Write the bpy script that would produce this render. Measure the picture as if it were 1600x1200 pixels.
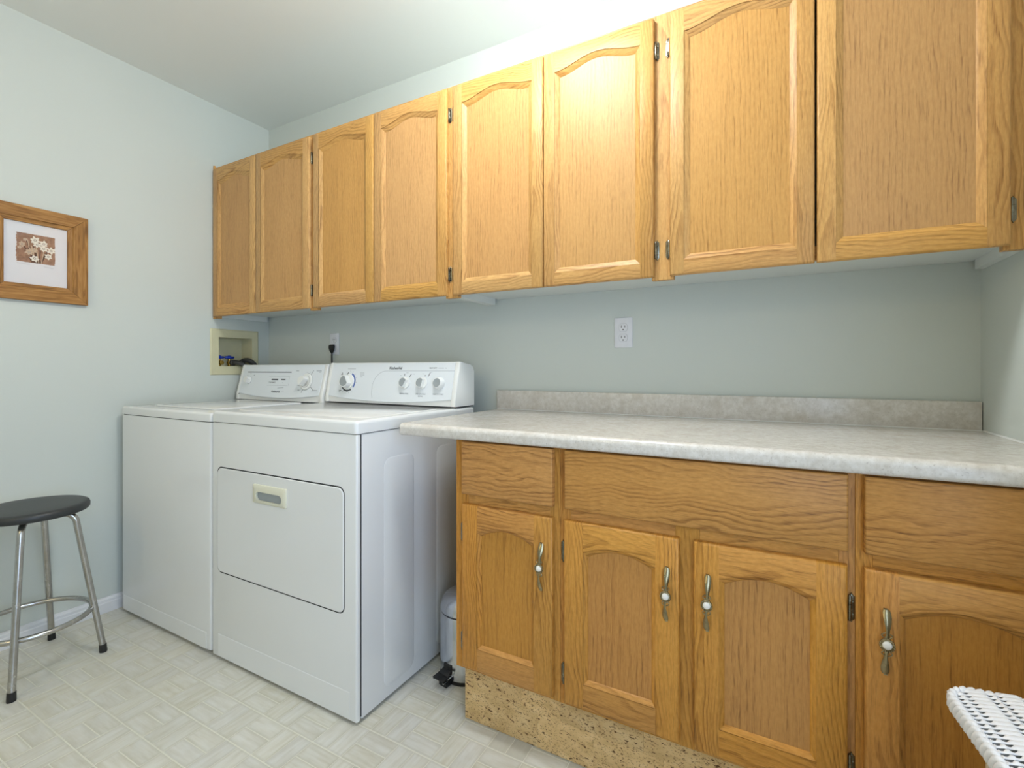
import bpy, bmesh, math, random
from mathutils import Vector, Matrix
random.seed(7)
for o in list(bpy.data.objects): bpy.data.objects.remove(o)
SC = bpy.context.scene
COL = SC.collection
pi = math.pi

# ------------------------------------------------------------------ camera, world, lights, exposure
F_PX, YAW, PY = 746.124, 0.4976, 576.65
CAMP = Vector((2.6182, -1.7997, 1.0856))
cam = bpy.data.cameras.new('camera')
cam.sensor_fit = 'HORIZONTAL'; cam.sensor_width = 36.0
cam.lens = 36.0 * F_PX / 1600.0
cam.shift_y = (PY - 600.0) / 1600.0
cam.clip_start = 0.02
camo = bpy.data.objects.new('camera', cam); COL.objects.link(camo)
camo.location = CAMP; camo.rotation_euler = (pi / 2, 0, YAW)
SC.camera = camo
SC.view_settings.view_transform = 'Standard'
SC.view_settings.look = 'None'
SC.view_settings.gamma = 1.0
SC.view_settings.use_curve_mapping = False
SC.view_settings.exposure = 0.0
w = bpy.data.worlds.new('sky'); SC.world = w; w.use_nodes = True
w.node_tree.nodes['Background'].inputs[0].default_value = (0.62, 0.78, 1.0, 1)
w.node_tree.nodes['Background'].inputs[1].default_value = 1.2

def area(name, loc, rot, sx, sy, power, color, shape='RECTANGLE'):
    l = bpy.data.lights.new(name, 'AREA'); l.shape = shape; l.size = sx; l.size_y = sy
    l.energy = power; l.color = color
    o = bpy.data.objects.new(name, l); COL.objects.link(o); o.location = loc; o.rotation_euler = rot
    return o
# ceiling lamp over the middle of the room, and the daylight of the window in the right wall beside the camera
def bulb(name, loc, r, power, color):
    l = bpy.data.lights.new(name, 'POINT'); l.shadow_soft_size = r; l.energy = power; l.color = color
    o = bpy.data.objects.new(name, l); COL.objects.link(o); o.location = loc
    return o
bulb('lamp_and_fill', (1.95, -0.85, 2.40), 0.14, 40, (0.94, 0.965, 0.98))
bulb('lamp_and_fill', (1.30, -2.70, 1.95), 0.13, 14, (1.0, 0.74, 0.36))           # added warm fill light at the room's other end, no known fixture
area('window_daylight', (3.225, -1.9, 1.15), (0, pi / 2, 0), 1.5, 1.14, 30, (0.54, 0.71, 1.0))

# ------------------------------------------------------------------ object helpers
WL = {}
def link(o, parent, wl, label=None, cat=None, group=None, kind=None):
    COL.objects.link(o); WL[o.name] = Vector(wl)
    if parent is not None:
        o.parent = parent; o.location = Vector(wl) - WL[parent.name]
    else:
        o.location = wl
    if label: o['label'] = label
    if cat: o['category'] = cat
    if group: o['group'] = group
    if kind: o['kind'] = kind
    return o
def thing(name, loc, label, cat, group=None):
    o = bpy.data.objects.new(name, None); o.empty_display_size = 0.05
    return link(o, None, loc, label, cat, group)
def obj(name, bm, mat, parent=None, bevel=0, seg=2, ang=30, smooth=35, origin=None, **kw):
    """Link the bmesh (authored in world coordinates) as one object whose origin is the middle of its box."""
    if bevel:
        bm.normal_update()
        es = [e for e in bm.edges if len(e.link_faces) == 2 and e.calc_face_angle(0) > math.radians(ang)]
        bmesh.ops.bevel(bm, geom=es, offset=bevel, segments=seg, affect='EDGES', profile=0.5, clamp_overlap=True)
    if origin is None:
        lo = Vector((1e9,) * 3); hi = -lo
        for v in bm.verts:
            for i in range(3):
                lo[i] = min(lo[i], v.co[i]); hi[i] = max(hi[i], v.co[i])
        origin = (lo + hi) / 2
    origin = Vector(origin)
    for v in bm.verts: v.co -= origin
    me = bpy.data.meshes.new(name); bm.to_mesh(me); bm.free()
    for m in (mat if isinstance(mat, (list, tuple)) else [mat]): me.materials.append(m)
    if smooth:
        for p in me.polygons: p.use_smooth = True
        me.set_sharp_from_angle(angle=math.radians(smooth))
    o = bpy.data.objects.new(name, me)
    return link(o, parent, origin, **kw)
def text(name, body, size, mat, parent, loc, rot, align='CENTER', sx=1.0):
    c = bpy.data.curves.new(name, 'FONT'); c.body = body; c.size = size; c.extrude = 0.00015; c.offset = size * 0.028
    c.align_x = align; c.align_y = 'CENTER'; c.materials.append(mat); c.resolution_u = 3
    tmp = bpy.data.objects.new('tmp', c); COL.objects.link(tmp)
    dg = bpy.context.evaluated_depsgraph_get(); me = bpy.data.meshes.new_from_object(tmp.evaluated_get(dg))
    bpy.data.objects.remove(tmp); bpy.data.curves.remove(c)
    o = bpy.data.objects.new(name, me); link(o, parent, loc, kind='stuff'); o.rotation_euler = rot
    return o

def B(): return bmesh.new()
def box(bm, x0, x1, y0, y1, z0, z1, mi=0):
    v = [bm.verts.new(p) for p in ((x0,y0,z0),(x1,y0,z0),(x1,y1,z0),(x0,y1,z0),(x0,y0,z1),(x1,y0,z1),(x1,y1,z1),(x0,y1,z1))]
    for f in ((3,2,1,0),(4,5,6,7),(0,1,5,4),(1,2,6,5),(2,3,7,6),(3,0,4,7)):
        bm.faces.new([v[i] for i in f]).material_index = mi
    return bm
def loft(bm, layers, cap0=True, cap1=True, closed=True, mi=0):
    """layers: lists of 3-D points, same length"""
    rows = [[bm.verts.new(p) for p in L] for L in layers]
    n = len(rows[0])
    for a, b in zip(rows[:-1], rows[1:]):
        for i in range(n if closed else n - 1):
            j = (i + 1) % n
            bm.faces.new((a[i], a[j], b[j], b[i])).material_index = mi
    if cap0: bm.faces.new(rows[0][::-1]).material_index = mi
    if cap1: bm.faces.new(rows[-1]).material_index = mi
    return bm
def fix(bm):
    bmesh.ops.recalc_face_normals(bm, faces=bm.faces[:]); return bm
def tube(bm, pts, r, seg=12, closed=False, cap=True, mi=0):
    pts = [Vector(p) for p in pts]; n = len(pts)
    rr = r if isinstance(r, (list, tuple)) else [r] * n
    layers = []; up = None
    for i, p in enumerate(pts):
        a = pts[(i - 1) % n] if (closed or i > 0) else p
        b = pts[(i + 1) % n] if (closed or i < n - 1) else p
        t = (b - a).normalized()
        if up is None:
            up = t.orthogonal().normalized()
        else:
            up = (up - t * up.dot(t)).normalized()
        s = t.cross(up)
        layers.append([p + (up * math.cos(q) + s * math.sin(q)) * rr[i] for q in [2 * pi * k / seg for k in range(seg)]])
    if closed:
        layers.append(layers[0])
        loft(bm, layers, False, False, mi=mi); bmesh.ops.remove_doubles(bm, verts=bm.verts[:], dist=1e-6)
    else:
        loft(bm, layers, cap, cap, mi=mi)
    return fix(bm)
def lathe(bm, prof, c, axis='z', seg=32, mi=0, cap0=True, cap1=True, sx=1.0):
    """prof: (radius, height) pairs along the axis from c"""
    L = []
    for r, h in prof:
        row = []
        for k in range(seg):
            q = 2 * pi * k / seg; a, b = r * math.cos(q) * sx, r * math.sin(q)
            row.append({'z': (c[0]+a, c[1]+b, c[2]+h), 'y': (c[0]+a, c[1]+h, c[2]+b), 'x': (c[0]+h, c[1]+a, c[2]+b)}[axis])
        L.append(row)
    loft(bm, L, cap0, cap1, mi=mi); return fix(bm)
def rrect(x0, x1, z0, z1, r, seg=6):
    out = []
    for cx, cz, a0 in ((x1-r, z1-r, 0), (x0+r, z1-r, pi/2), (x0+r, z0+r, pi), (x1-r, z0+r, 1.5*pi)):
        for k in range(seg + 1):
            q = a0 + pi / 2 * k / seg
            out.append((cx + r * math.cos(q), cz + r * math.sin(q)))
    return out
def smooth_path(ctrl, n=8):
    """Catmull-Rom through the control points"""
    P = [Vector(c) for c in ctrl]; P = [P[0] * 2 - P[1]] + P + [P[-1] * 2 - P[-2]]
    out = []
    for i in range(1, len(P) - 2):
        for k in range(n):
            t = k / n; a, b, c, d = P[i-1], P[i], P[i+1], P[i+2]
            out.append(0.5 * ((2*b) + (c-a)*t + (2*a-5*b+4*c-d)*t*t + (3*b-a-3*c+d)*t**3))
    out.append(P[-2]); return out

# ------------------------------------------------------------------ materials
def srgb(r, g, b):
    f = lambda c: (c/255/12.92) if c/255 <= 0.04045 else ((c/255+0.055)/1.055)**2.4
    return (f(r), f(g), f(b), 1)
class N:
    """tiny node-graph helper"""
    def __init__(s, name):
        s.m = bpy.data.materials.new(name); s.m.use_nodes = True; s.t = s.m.node_tree
        s.b = s.t.nodes['Principled BSDF']; s.out = s.t.nodes['Material Output']
    def n(s, typ, **kw):
        x = s.t.nodes.new(typ)
        for k, v in kw.items(): setattr(x, k, v)
        return x
    def put(s, sock, v):
        if isinstance(v, bpy.types.NodeSocket): s.t.links.new(v, sock)
        elif v is not None: sock.default_value = v
    def math(s, op, a, b=None, c=None, clamp=False):
        x = s.n('ShaderNodeMath', operation=op, use_clamp=clamp)
        for i, v in enumerate((a, b, c)):
            if v is not None: s.put(x.inputs[i], v)
        return x.outputs[0]
    def comb(s, a, b, c):
        x = s.n('ShaderNodeCombineXYZ')
        for i, v in enumerate((a, b, c)): s.put(x.inputs[i], v)
        return x.outputs[0]
    def noise(s, vec, scale, detail=2, rough=0.5, dist=0.0):
        x = s.n('ShaderNodeTexNoise'); s.put(x.inputs['Vector'], vec)
        x.inputs['Scale'].default_value = scale; x.inputs['Detail'].default_value = detail
        x.inputs['Roughness'].default_value = rough; x.inputs['Distortion'].default_value = dist
        return x.outputs['Fac']
    def ramp(s, fac, stops, interp='LINEAR'):
        x = s.n('ShaderNodeValToRGB'); x.color_ramp.interpolation = interp
        el = x.color_ramp.elements
        while len(el) < len(stops): el.new(0.5)
        for e, (p, c) in zip(el, stops):
            e.position = p; e.color = c if len(c) == 4 else (*c, 1)
        s.put(x.inputs[0], fac); return x.outputs[0]
    def rng(s, v, a, b, c=0.0, d=1.0):
        x = s.n('ShaderNodeMapRange'); s.put(x.inputs[0], v)
        for i, q in enumerate((a, b, c, d)): x.inputs[i + 1].default_value = q
        return x.outputs[0]
    def mix(s, fac, a, b, mode='MIX'):
        x = s.n('ShaderNodeMix', data_type='RGBA', blend_type=mode)
        s.put(x.inputs[0], fac); s.put(x.inputs[6], a); s.put(x.inputs[7], b); return x.outputs[2]
    def hsv(s, col, h=0.5, sat=1.0, val=1.0):
        x = s.n('ShaderNodeHueSaturation'); s.put(x.inputs['Hue'], h); s.put(x.inputs['Saturation'], sat)
        s.put(x.inputs['Value'], val); s.put(x.inputs['Color'], col); return x.outputs[0]
    def coord(s, kind='Object'): return s.n('ShaderNodeTexCoord').outputs[kind]
    def rand(s): return s.n('ShaderNodeObjectInfo').outputs['Random']
    def sep(s, v):
        x = s.n('ShaderNodeSeparateXYZ'); s.put(x.inputs[0], v); return x.outputs
    def bump(s, h, strength=0.2, dist=0.002):
        x = s.n('ShaderNodeBump'); s.put(x.inputs['Height'], h)
        x.inputs['Strength'].default_value = strength; x.inputs['Distance'].default_value = dist
        s.put(s.b.inputs['Normal'], x.outputs[0])
    def fin(s, col=None, rough=None, metal=None, spec=None, coat=None):
        if col is not None: s.put(s.b.inputs['Base Color'], col)
        if rough is not None: s.put(s.b.inputs['Roughness'], rough)
        if metal is not None: s.put(s.b.inputs['Metallic'], metal)
        if spec is not None: s.put(s.b.inputs['Specular IOR Level'], spec)
        if coat is not None:
            s.b.inputs['Coat Weight'].default_value = coat; s.b.inputs['Coat Roughness'].default_value = 0.08
        return s.m

def plain(name, col, rough=0.5, metal=0.0, spec=0.5, coat=None, var=0.03, scale=40):
    g = N(name); n = g.noise(g.coord(), scale, 3)
    c = g.mix(1.0, col, g.ramp(n, [(0.3, (1-var,)*3), (0.7, (1+var,)*3)]), 'MULTIPLY')
    return g.fin(c, rough, metal, spec, coat)

def oak(name, grain, light, mid, dark, pore, ring=0.0085, slope=0.05, ringmix=0.85, poremix=0.75, rough=0.42, warp=0.022):
    g = N(name); x, y, z = g.sep(g.coord()); R = g.rand()
    G, A = (x, z) if grain == 'x' else (z, x)
    G = g.math('ADD', G, g.math('MULTIPLY', R, 31.7))
    R2 = g.math('FRACT', g.math('MULTIPLY', R, 17.31)); R3 = g.math('FRACT', g.math('MULTIPLY', R, 71.93))
    lo = g.noise(g.comb(g.math('MULTIPLY', A, 7.0), y, g.math('MULTIPLY', G, 4.2)), 1.0, 2, 0.45)
    hi = g.noise(g.comb(g.math('MULTIPLY', A, 60.0), y, g.math('MULTIPLY', G, 14.0)), 1.0, 2, 0.5)
    A0 = g.math('ADD', A, g.math('MULTIPLY_ADD', R2, 0.06, -0.03))
    A1 = g.math('MULTIPLY_ADD', g.math('SUBTRACT', lo, 0.5), warp * 3.2, A0)
    rad = g.math('SQRT', g.math('MULTIPLY_ADD', A1, A1, 0.00012))
    sl = g.math('MULTIPLY_ADD', R3, slope, slope * 0.4)
    t = g.math('MULTIPLY_ADD', G, sl, rad)
    t = g.math('MULTIPLY_ADD', g.math('SUBTRACT', hi, 0.5), ring * 0.55, t)
    ph = g.math('FRACT', g.math('DIVIDE', t, ring))
    band = g.ramp(ph, [(0.0, (0,)*3), (0.45, (0.18,)*3), (0.78, (1,)*3), (0.93, (0.75,)*3), (1.0, (0,)*3)])
    fade = g.noise(g.comb(g.math('MULTIPLY', A, 14.0), y, g.math('MULTIPLY', G, 3.0)), 1.0, 1)
    band = g.math('MULTIPLY', band, g.rng(fade, 0.36, 0.64, 0.15, 1.0))
    p1 = g.noise(g.comb(g.math('MULTIPLY', A, 420.0), g.math('MULTIPLY', y, 100.0), g.math('MULTIPLY', G, 22.0)), 1.0, 2, 0.6)
    pores = g.rng(p1, 0.5, 0.68)
    pores = g.math('MULTIPLY', pores, g.math('MULTIPLY_ADD', band, 0.75, 0.3), clamp=True)
    fleck = g.noise(g.comb(g.math('MULTIPLY', A, 180.0), y, g.math('MULTIPLY', G, 60.0)), 1.0, 2, 0.6)
    c = g.mix(g.rng(fleck, 0.35, 0.7), light, mid)
    c = g.mix(g.math('MULTIPLY', band, ringmix), c, dark)
    c = g.mix(g.math('MULTIPLY', pores, poremix), c, pore)
    R4 = g.math('FRACT', g.math('MULTIPLY', R, 133.7))
    c = g.hsv(c, g.math('MULTIPLY_ADD', R3, 0.005, 0.4985), g.math('MULTIPLY_ADD', R2, 0.10, 0.96), g.math('MULTIPLY_ADD', R4, 0.14, 0.93))
    g.bump(g.math('MULTIPLY', pores, -1.0), 0.12, 0.0006)
    return g.fin(c, rough, 0, 0.32)

OL, OM, OD, OP = srgb(212,166,104), srgb(201,153,92), srgb(163,114,62), srgb(124,82,44)
oak_v = oak('oak_upright', 'z', OL, OM, OD, OP, ringmix=0.7)
oak_h = oak('oak_level', 'x', OL, OM, OD, OP, ring=0.009, slope=0.055)
oak_p = oak('oak_veneer_panel', 'z', srgb(203,156,97), srgb(195,146,88), srgb(174,126,71), srgb(134,91,50), ring=0.011, slope=0.012, ringmix=0.45, poremix=0.7, warp=0.012)
BL, BM_, BD, BP = srgb(206,150,80), srgb(192,136,68), srgb(147,95,42), srgb(98,60,26)  # same oak as the uppers, the weaker light down here put into browner colours
boak_v = oak('shaded_oak_upright', 'z', BL, BM_, BD, BP, slope=0.045, ringmix=0.62)
boak_h = oak('shaded_oak_level', 'x', BL, BM_, BD, BP, ring=0.0115, slope=0.07, warp=0.036, ringmix=0.72)
boak_p = oak('shaded_oak_veneer_panel', 'z', srgb(192,138,70), srgb(182,128,62), srgb(160,107,50), srgb(108,68,32), ring=0.014, slope=0.015, ringmix=0.5, poremix=0.7, warp=0.012)

def paint(name, col, bump=0.06, rough=0.55):
    g = N(name); co = g.coord()
    n = g.noise(co, 260, 2); big = g.noise(co, 1.3, 2)
    c = g.mix(1.0, col, g.ramp(big, [(0.3, (0.98,)*3), (0.7, (1.01,)*3)]), 'MULTIPLY')
    g.bump(n, bump, 0.001)
    return g.fin(c, rough, 0, 0.3)
m_wall = paint('sage_wall_paint', srgb(206, 212, 206))
m_ceil = paint('ceiling_paint', srgb(236, 238, 233), 0.12, 0.8)
m_trim = paint('white_trim_paint', srgb(225, 226, 228), 0.02, 0.4)
m_under = paint('white_melamine', srgb(222, 226, 222), 0.01, 0.5)
m_white = plain('white_enamel', srgb(230, 231, 230), 0.10, 0, 0.5, None, 0.006, 4)
m_cons = plain('white_console_plastic', srgb(232, 233, 230), 0.35, 0, 0.5, None, 0.006, 10)
m_panelw = plain('white_printed_panel', srgb(224, 229, 233), 0.32, 0, 0.5, None, 0.004, 10)
m_cream = plain('cream_plastic', srgb(222, 220, 200), 0.4, 0, 0.5, None, 0.02, 20)
m_box = plain('yellowed_cream_plastic', srgb(208, 203, 168), 0.5, 0, 0.4, None, 0.03, 14)
m_gap = plain('dark_gap', srgb(40, 42, 44), 0.8)
m_grey = plain('grey_plastic', srgb(150, 156, 158), 0.4)
m_dgrey = plain('dark_print', srgb(70, 74, 78), 0.5)
m_lgrey = plain('light_grey_print', srgb(150, 156, 162), 0.5)
m_bluep = plain('blue_print', srgb(96, 118, 176), 0.5)
m_black = plain('black_rubber', srgb(22, 22, 22), 0.5)
m_plug = plain('black_plug', srgb(18, 19, 20), 0.4)
m_seat = plain('black_vinyl_seat', srgb(46, 49, 50), 0.42, 0, 0.5, None, 0.12, 300)
m_hose = plain('grey_rubber_hose', srgb(58, 58, 57), 0.5)
m_bluev = plain('blue_valve_handle', srgb(28, 62, 176), 0.35)
m_ceram = plain('white_ceramic', srgb(232, 228, 220), 0.12)
m_caulk = plain('white_caulk', srgb(226, 226, 222), 0.6)
m_outlet = plain('white_outlet_plastic', srgb(226, 227, 232), 0.3)
m_mat = plain('white_print_paper', srgb(226, 226, 230), 0.7, 0, 0.2, None, 0.01, 30)

def metal(name, col, rough, streak=0.12, sx=(1, 1, 30)):
    g = N(name); x, y, z = g.sep(g.coord())
    n = g.noise(g.comb(g.math('MULTIPLY', x, 40.0 * sx[0]), g.math('MULTIPLY', y, 40.0 * sx[1]), g.math('MULTIPLY', z, sx[2])), 1.0, 4, 0.6)
    c = g.mix(1.0, col, g.ramp(n, [(0.3, (1-streak,)*3), (0.7, (1.0,)*3)]), 'MULTIPLY')
    return g.fin(c, g.rng(n, 0.2, 0.8, rough * 0.75, rough * 1.3), 1.0)
m_chrome = metal('worn_chrome', srgb(196, 194, 190), 0.24, 0.25)
m_steel = metal('polished_steel', srgb(205, 207, 210), 0.14, 0.05)
m_brass = metal('antique_brass', srgb(178, 166, 132), 0.30, 0.45)
m_hinge = metal('dark_brass_hinge', srgb(150, 146, 130), 0.24, 0.5)
m_valve = metal('yellow_brass', srgb(190, 156, 76), 0.3, 0.2)

def laminate():
    g = N('mottled_beige_laminate'); co = g.coord()
    a = g.noise(co, 70, 5, 0.65); b = g.noise(co, 16, 4, 0.6); d = g.noise(co, 240, 2)
    c = g.ramp(a, [(0.3, srgb(202,196,186)), (0.5, srgb(214,209,201)), (0.68, srgb(224,220,214))])
    c = g.mix(g.rng(b, 0.5, 0.72, 0, 0.45), c, srgb(188, 178, 164))
    c = g.mix(g.rng(d, 0.62, 0.75, 0, 0.5), c, srgb(160, 150, 138))
    return g.fin(c, 0.22, 0, 0.6)
m_lam = laminate()
S_ = 0.1141                                                        # printed block size of the vinyl
def tile_mat(name, grain):
    g = N(name); x, y, z = g.sep(g.coord()); R = g.rand()
    X, Y = (x, y) if grain == 'x' else (y, x)
    o = g.math('MULTIPLY', R, 57.0)
    s = g.noise(g.comb(g.math('MULTIPLY_ADD', X, 9.0, o), g.math('MULTIPLY', Y, 70.0), 0.0), 1.0, 3, 0.55)
    b = g.noise(g.comb(g.math('MULTIPLY_ADD', X, 16.0, o), g.math('MULTIPLY', Y, 22.0), 3.0), 1.0, 3, 0.6)
    # worn darker rim of each printed brick
    c = g.ramp(s, [(0.3, srgb(196,192,176)), (0.5, srgb(207,204,191)), (0.7, srgb(216,214,204))])
    c = g.mix(g.rng(b, 0.45, 0.75, 0, 0.5), c, srgb(218, 219, 215))
    ed = g.math('MINIMUM', g.math('SUBTRACT', S_ / 2, g.math('ABSOLUTE', X)), g.math('SUBTRACT', S_ / 4, g.math('ABSOLUTE', Y)))
    c = g.mix(g.rng(ed, 0.001, 0.010, 0.55, 0.0), c, srgb(184, 180, 160))
    c = g.hsv(c, 0.5, g.math('MULTIPLY_ADD', R, 0.4, 0.8), g.math('MULTIPLY_ADD', g.math('FRACT', g.math('MULTIPLY', R, 37.7)), 0.06, 0.95))
    return g.fin(c, 0.32, 0, 0.45)
m_tile_x, m_tile_y = tile_mat('vinyl_brick_streaked_x', 'x'), tile_mat('vinyl_brick_streaked_y', 'y')
m_grout = plain('cream_vinyl_joint', srgb(218, 216, 202), 0.4, 0, 0.4, None, 0.03, 30)
def cork_mat():
    g = N('cork'); co = g.coord(); R = g.rand(); x, y, z = g.sep(co)
    v = g.comb(g.math('MULTIPLY_ADD', R, 9.0, g.math('MULTIPLY', x, 0.55)), y, z)
    a = g.noise(v, 150, 3, 0.6); b = g.noise(v, 30, 3, 0.6, 0.6); d = g.noise(v, 330, 2)
    c = g.ramp(b, [(0.3, srgb(200,166,112)), (0.5, srgb(216,182,128)), (0.7, srgb(226,196,144))])
    c = g.mix(g.rng(a, 0.60, 0.66), c, srgb(96, 66, 38))
    c = g.mix(g.rng(d, 0.58, 0.68, 0, 0.75), c, srgb(122, 88, 52))
    c = g.hsv(c, 0.5, 1.0, g.math('MULTIPLY_ADD', R, 0.18, 0.86))
    g.bump(a, 0.3, 0.001)
    return g.fin(c, 0.7, 0, 0.25)
m_cork = cork_mat()
def frame_mat(name, grain):
    g = N(name); x, y, z = g.sep(g.coord()); R = g.rand()
    G, A = (y, z) if grain == 'y' else (z, y)
    G = g.math('MULTIPLY_ADD', R, 13.0, G)
    a = g.noise(g.comb(g.math('MULTIPLY', A, 110.0), g.math('MULTIPLY', x, 40.0), g.math('MULTIPLY', G, 9.0)), 1.0, 4, 0.6, 0.5)
    b = g.noise(g.comb(g.math('MULTIPLY', A, 25.0), 0.0, g.math('MULTIPLY', G, 8.0)), 1.0, 2)
    c = g.ramp(a, [(0.3, srgb(112,74,32)), (0.5, srgb(158,112,58)), (0.72, srgb(186,140,82))])
    c = g.mix(g.rng(b, 0.6, 0.75, 0, 0.6), c, srgb(92, 66, 40))
    g.bump(a, 0.3, 0.001)
    return g.fin(c, 0.55, 0, 0.3)
m_fr_v, m_fr_h = frame_mat('rustic_frame_wood_upright', 'z'), frame_mat('rustic_frame_wood_level', 'y')
def print_mat():
    g = N('sepia_print_ground'); co = g.coord()
    a = g.noise(co, 60, 4, 0.6); x, y, z = g.sep(co)
    s = g.noise(g.comb(0.0, g.math('MULTIPLY', y, 200.0), g.math('MULTIPLY', z, 30.0)), 1.0, 2)
    c = g.ramp(a, [(0.3, srgb(132,98,84)), (0.7, srgb(172,134,112))])
    c = g.mix(g.rng(s, 0.5, 0.8, 0, 0.4), c, srgb(110, 80, 72))
    return g.fin(c, 0.7, 0, 0.2)
m_pr = [print_mat(), plain('print_white_petal', srgb(232,226,214), 0.7, var=0.1, scale=200), plain('print_tan_petal', srgb(198,174,150), 0.7, var=0.12, scale=200),
        plain('print_dark_stem', srgb(92,62,54), 0.7), plain('print_grey_centre', srgb(168,156,146), 0.7), plain('pencil_line', srgb(150,150,154), 0.8)]
def wicker(name, col):
    g = N(name); x, y, z = g.sep(g.coord())
    n = g.noise(g.comb(g.math('MULTIPLY', x, 60.0), g.math('MULTIPLY', y, 400.0), g.math('MULTIPLY', z, 400.0)), 1.0, 2)
    c = g.mix(1.0, col, g.ramp(n, [(0.3, (0.95,)*3), (0.7, (1.0,)*3)]), 'MULTIPLY')
    return g.fin(c, 0.5, 0, 0.35)
m_wick = wicker('white_painted_wicker', srgb(236, 237, 240)); m_wickc = wicker('cream_painted_wicker', srgb(224, 218, 200))
def glass_mat(name, refl=0.06):
    m = bpy.data.materials.new(name); m.use_nodes = True; t = m.node_tree; t.nodes.clear()
    o = t.nodes.new('ShaderNodeOutputMaterial'); mx = t.nodes.new('ShaderNodeMixShader')
    a = t.nodes.new('ShaderNodeBsdfTransparent'); b = t.nodes.new('ShaderNodeBsdfGlossy'); b.inputs['Roughness'].default_value = 0.03
    mx.inputs[0].default_value = refl
    t.links.new(a.outputs[0], mx.inputs[1]); t.links.new(b.outputs[0], mx.inputs[2]); t.links.new(mx.outputs[0], o.inputs[0])
    return m
m_glass = glass_mat('clear_glass')

# ------------------------------------------------------------------ the room
W, H, YF = 3.133, 2.50, -3.2
def wall_with_hole(bm, plane, a0, a1, z0, z1, h, t0, t1):
    """slabs round an opening h=(a,b,z,z); plane 'x' runs along y, plane 'y' along x; t0..t1 thickness"""
    ha, hb, hz0, hz1 = h
    for (p, q, r, s) in ((a0, a1, z0, hz0), (a0, a1, hz1, z1), (a0, ha, hz0, hz1), (hb, a1, hz0, hz1)):
        if plane == 'x': box(bm, t0, t1, p, q, r, s)
        else: box(bm, p, q, t0, t1, r, s)
    return bm
BXY0, BXY1, BXZ0, BXZ1 = -0.2985, -0.1035, 1.097, 1.262        # opening of the supply box in the left wall
obj('wall_left', wall_with_hole(B(), 'x', YF - 0.12, 0.0, 0, H, (BXY0, BXY1, BXZ0, BXZ1), -0.13, 0.0), m_wall, kind='structure', smooth=0)
obj('wall_back', box(B(), -0.13, W + 0.12, 0.0, 0.12, 0, H), m_wall, kind='structure', smooth=0)
WX0, WX1, WZ0, WZ1 = -2.5, -1.3, 0.37, 1.93                           # the window, behind the camera's right shoulder
obj('wall_right', wall_with_hole(B(), 'x', YF - 0.12, 0.0, 0, H, (WX0, WX1, WZ0, WZ1), W, W + 0.12), m_wall, kind='structure', smooth=0)
obj('wall_front', box(B(), 0.0, W, YF - 0.12, YF, 0, H), m_wall, kind='structure', smooth=0)
obj('ceiling', box(B(), -0.13, W + 0.12, YF - 0.12, 0.12, H, H + 0.1), m_ceil, kind='structure', smooth=0)
bm = B()
for a in ((WX0, WX0+.05, WZ0, WZ1), (WX1-.05, WX1, WZ0, WZ1), (WX0+.05, WX1-.05, WZ0, WZ0+.05), (WX0+.05, WX1-.05, WZ1-.05, WZ1), ((WX0+WX1)/2-.02, (WX0+WX1)/2+.02, WZ0+.05, WZ1-.05)):
    box(bm, W+.02, W+.07, a[0], a[1], a[2], a[3])
win = obj('window_1', bm, m_trim, kind='structure', smooth=0)
obj('pane', box(B(), W+.043, W+.047, WX0+.05, WX1-.05, WZ0+.05, WZ1-.05), m_glass, win, smooth=0)
# baseboard on the left wall, moulded profile
prof = [(0, 0), (0.014, 0), (0.014, 0.042), (0.0115, 0.046), (0.0115, 0.056), (0.008, 0.0615), (0.006, 0.067), (0, 0.067)]
bm = loft(B(), [[(x, y, z) for x, z in prof] for y in (YF, -0.02)]); fix(bm)
obj('baseboard_left', bm, m_trim, kind='structure', smooth=0)
# floor: vinyl in a basket weave of embossed bricks
TZ = 0.0
floor = obj('floor', box(B(), -0.13, W + 0.12, YF - 0.12, 0.12, -0.10, TZ - 0.0006), m_grout, kind='structure', smooth=0)
def project(p):
    d = Vector(p) - CAMP; s, c = math.sin(YAW), math.cos(YAW)
    r = d.x * c + d.y * s; f = -d.x * s + d.y * c
    if f < 0.05: return None
    return 800 + F_PX * r / f, PY - F_PX * d.z / f
S = 0.1141; TX0, TY0 = 0.645 - S * 6, -0.855 - S * 30
def brick_bm(x0, x1, y0, y1):
    e = 0.0006
    bm = B(); loft(bm, [[(x0,y0,TZ-.0006),(x1,y0,TZ-.0006),(x1,y1,TZ-.0006),(x0,y1,TZ-.0006)],
                        [(x0+e,y0+e,TZ),(x1-e,y0+e,TZ),(x1-e,y1-e,TZ),(x0+e,y1-e,TZ)]], False, True)
    return bm
rest = {0: B(), 1: B()}; shared = {}; bricks = []
for i in range(0, 30):
    for j in range(0, 39):
        bx, by = TX0 + i * S, TY0 + j * S
        along_x = ((i - 6) + (j - 30)) % 2 == 0     # neighbouring blocks alternate: two bricks along x, two along y
        for k in (0, 1):
            g1, g2 = 0.0018, 0.0010
            if along_x: r = [bx + g2, bx + S - g2, by + k * S / 2 + (g1 if k == 0 else .0014), by + (k + 1) * S / 2 - (g1 if k else .0014)]
            else: r = [bx + k * S / 2 + g2, bx + (k + 1) * S / 2 - g2, by + g1, by + S - g1]
            c = [max(r[0], 0.001), min(r[1], W - .001), max(r[2], YF + .001), min(r[3], -.001)]
            if c[1] - c[0] < 0.004 or c[3] - c[2] < 0.004: continue
            cx, cy = (c[0] + c[1]) / 2, (c[2] + c[3]) / 2
            q = project((cx, cy, 0))
            seen = q and -30 < q[0] < 1630 and q[1] < 1225 and not (cx < 1.50 and cy > -0.73) and not (cx > 1.80 and cy > -0.58) and not (cx > 1.5 and cy > -0.30)
            bricks.append((0 if seen else 1, (Vector((cx, cy, 0)) - CAMP).length, along_x, c, r))
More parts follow.
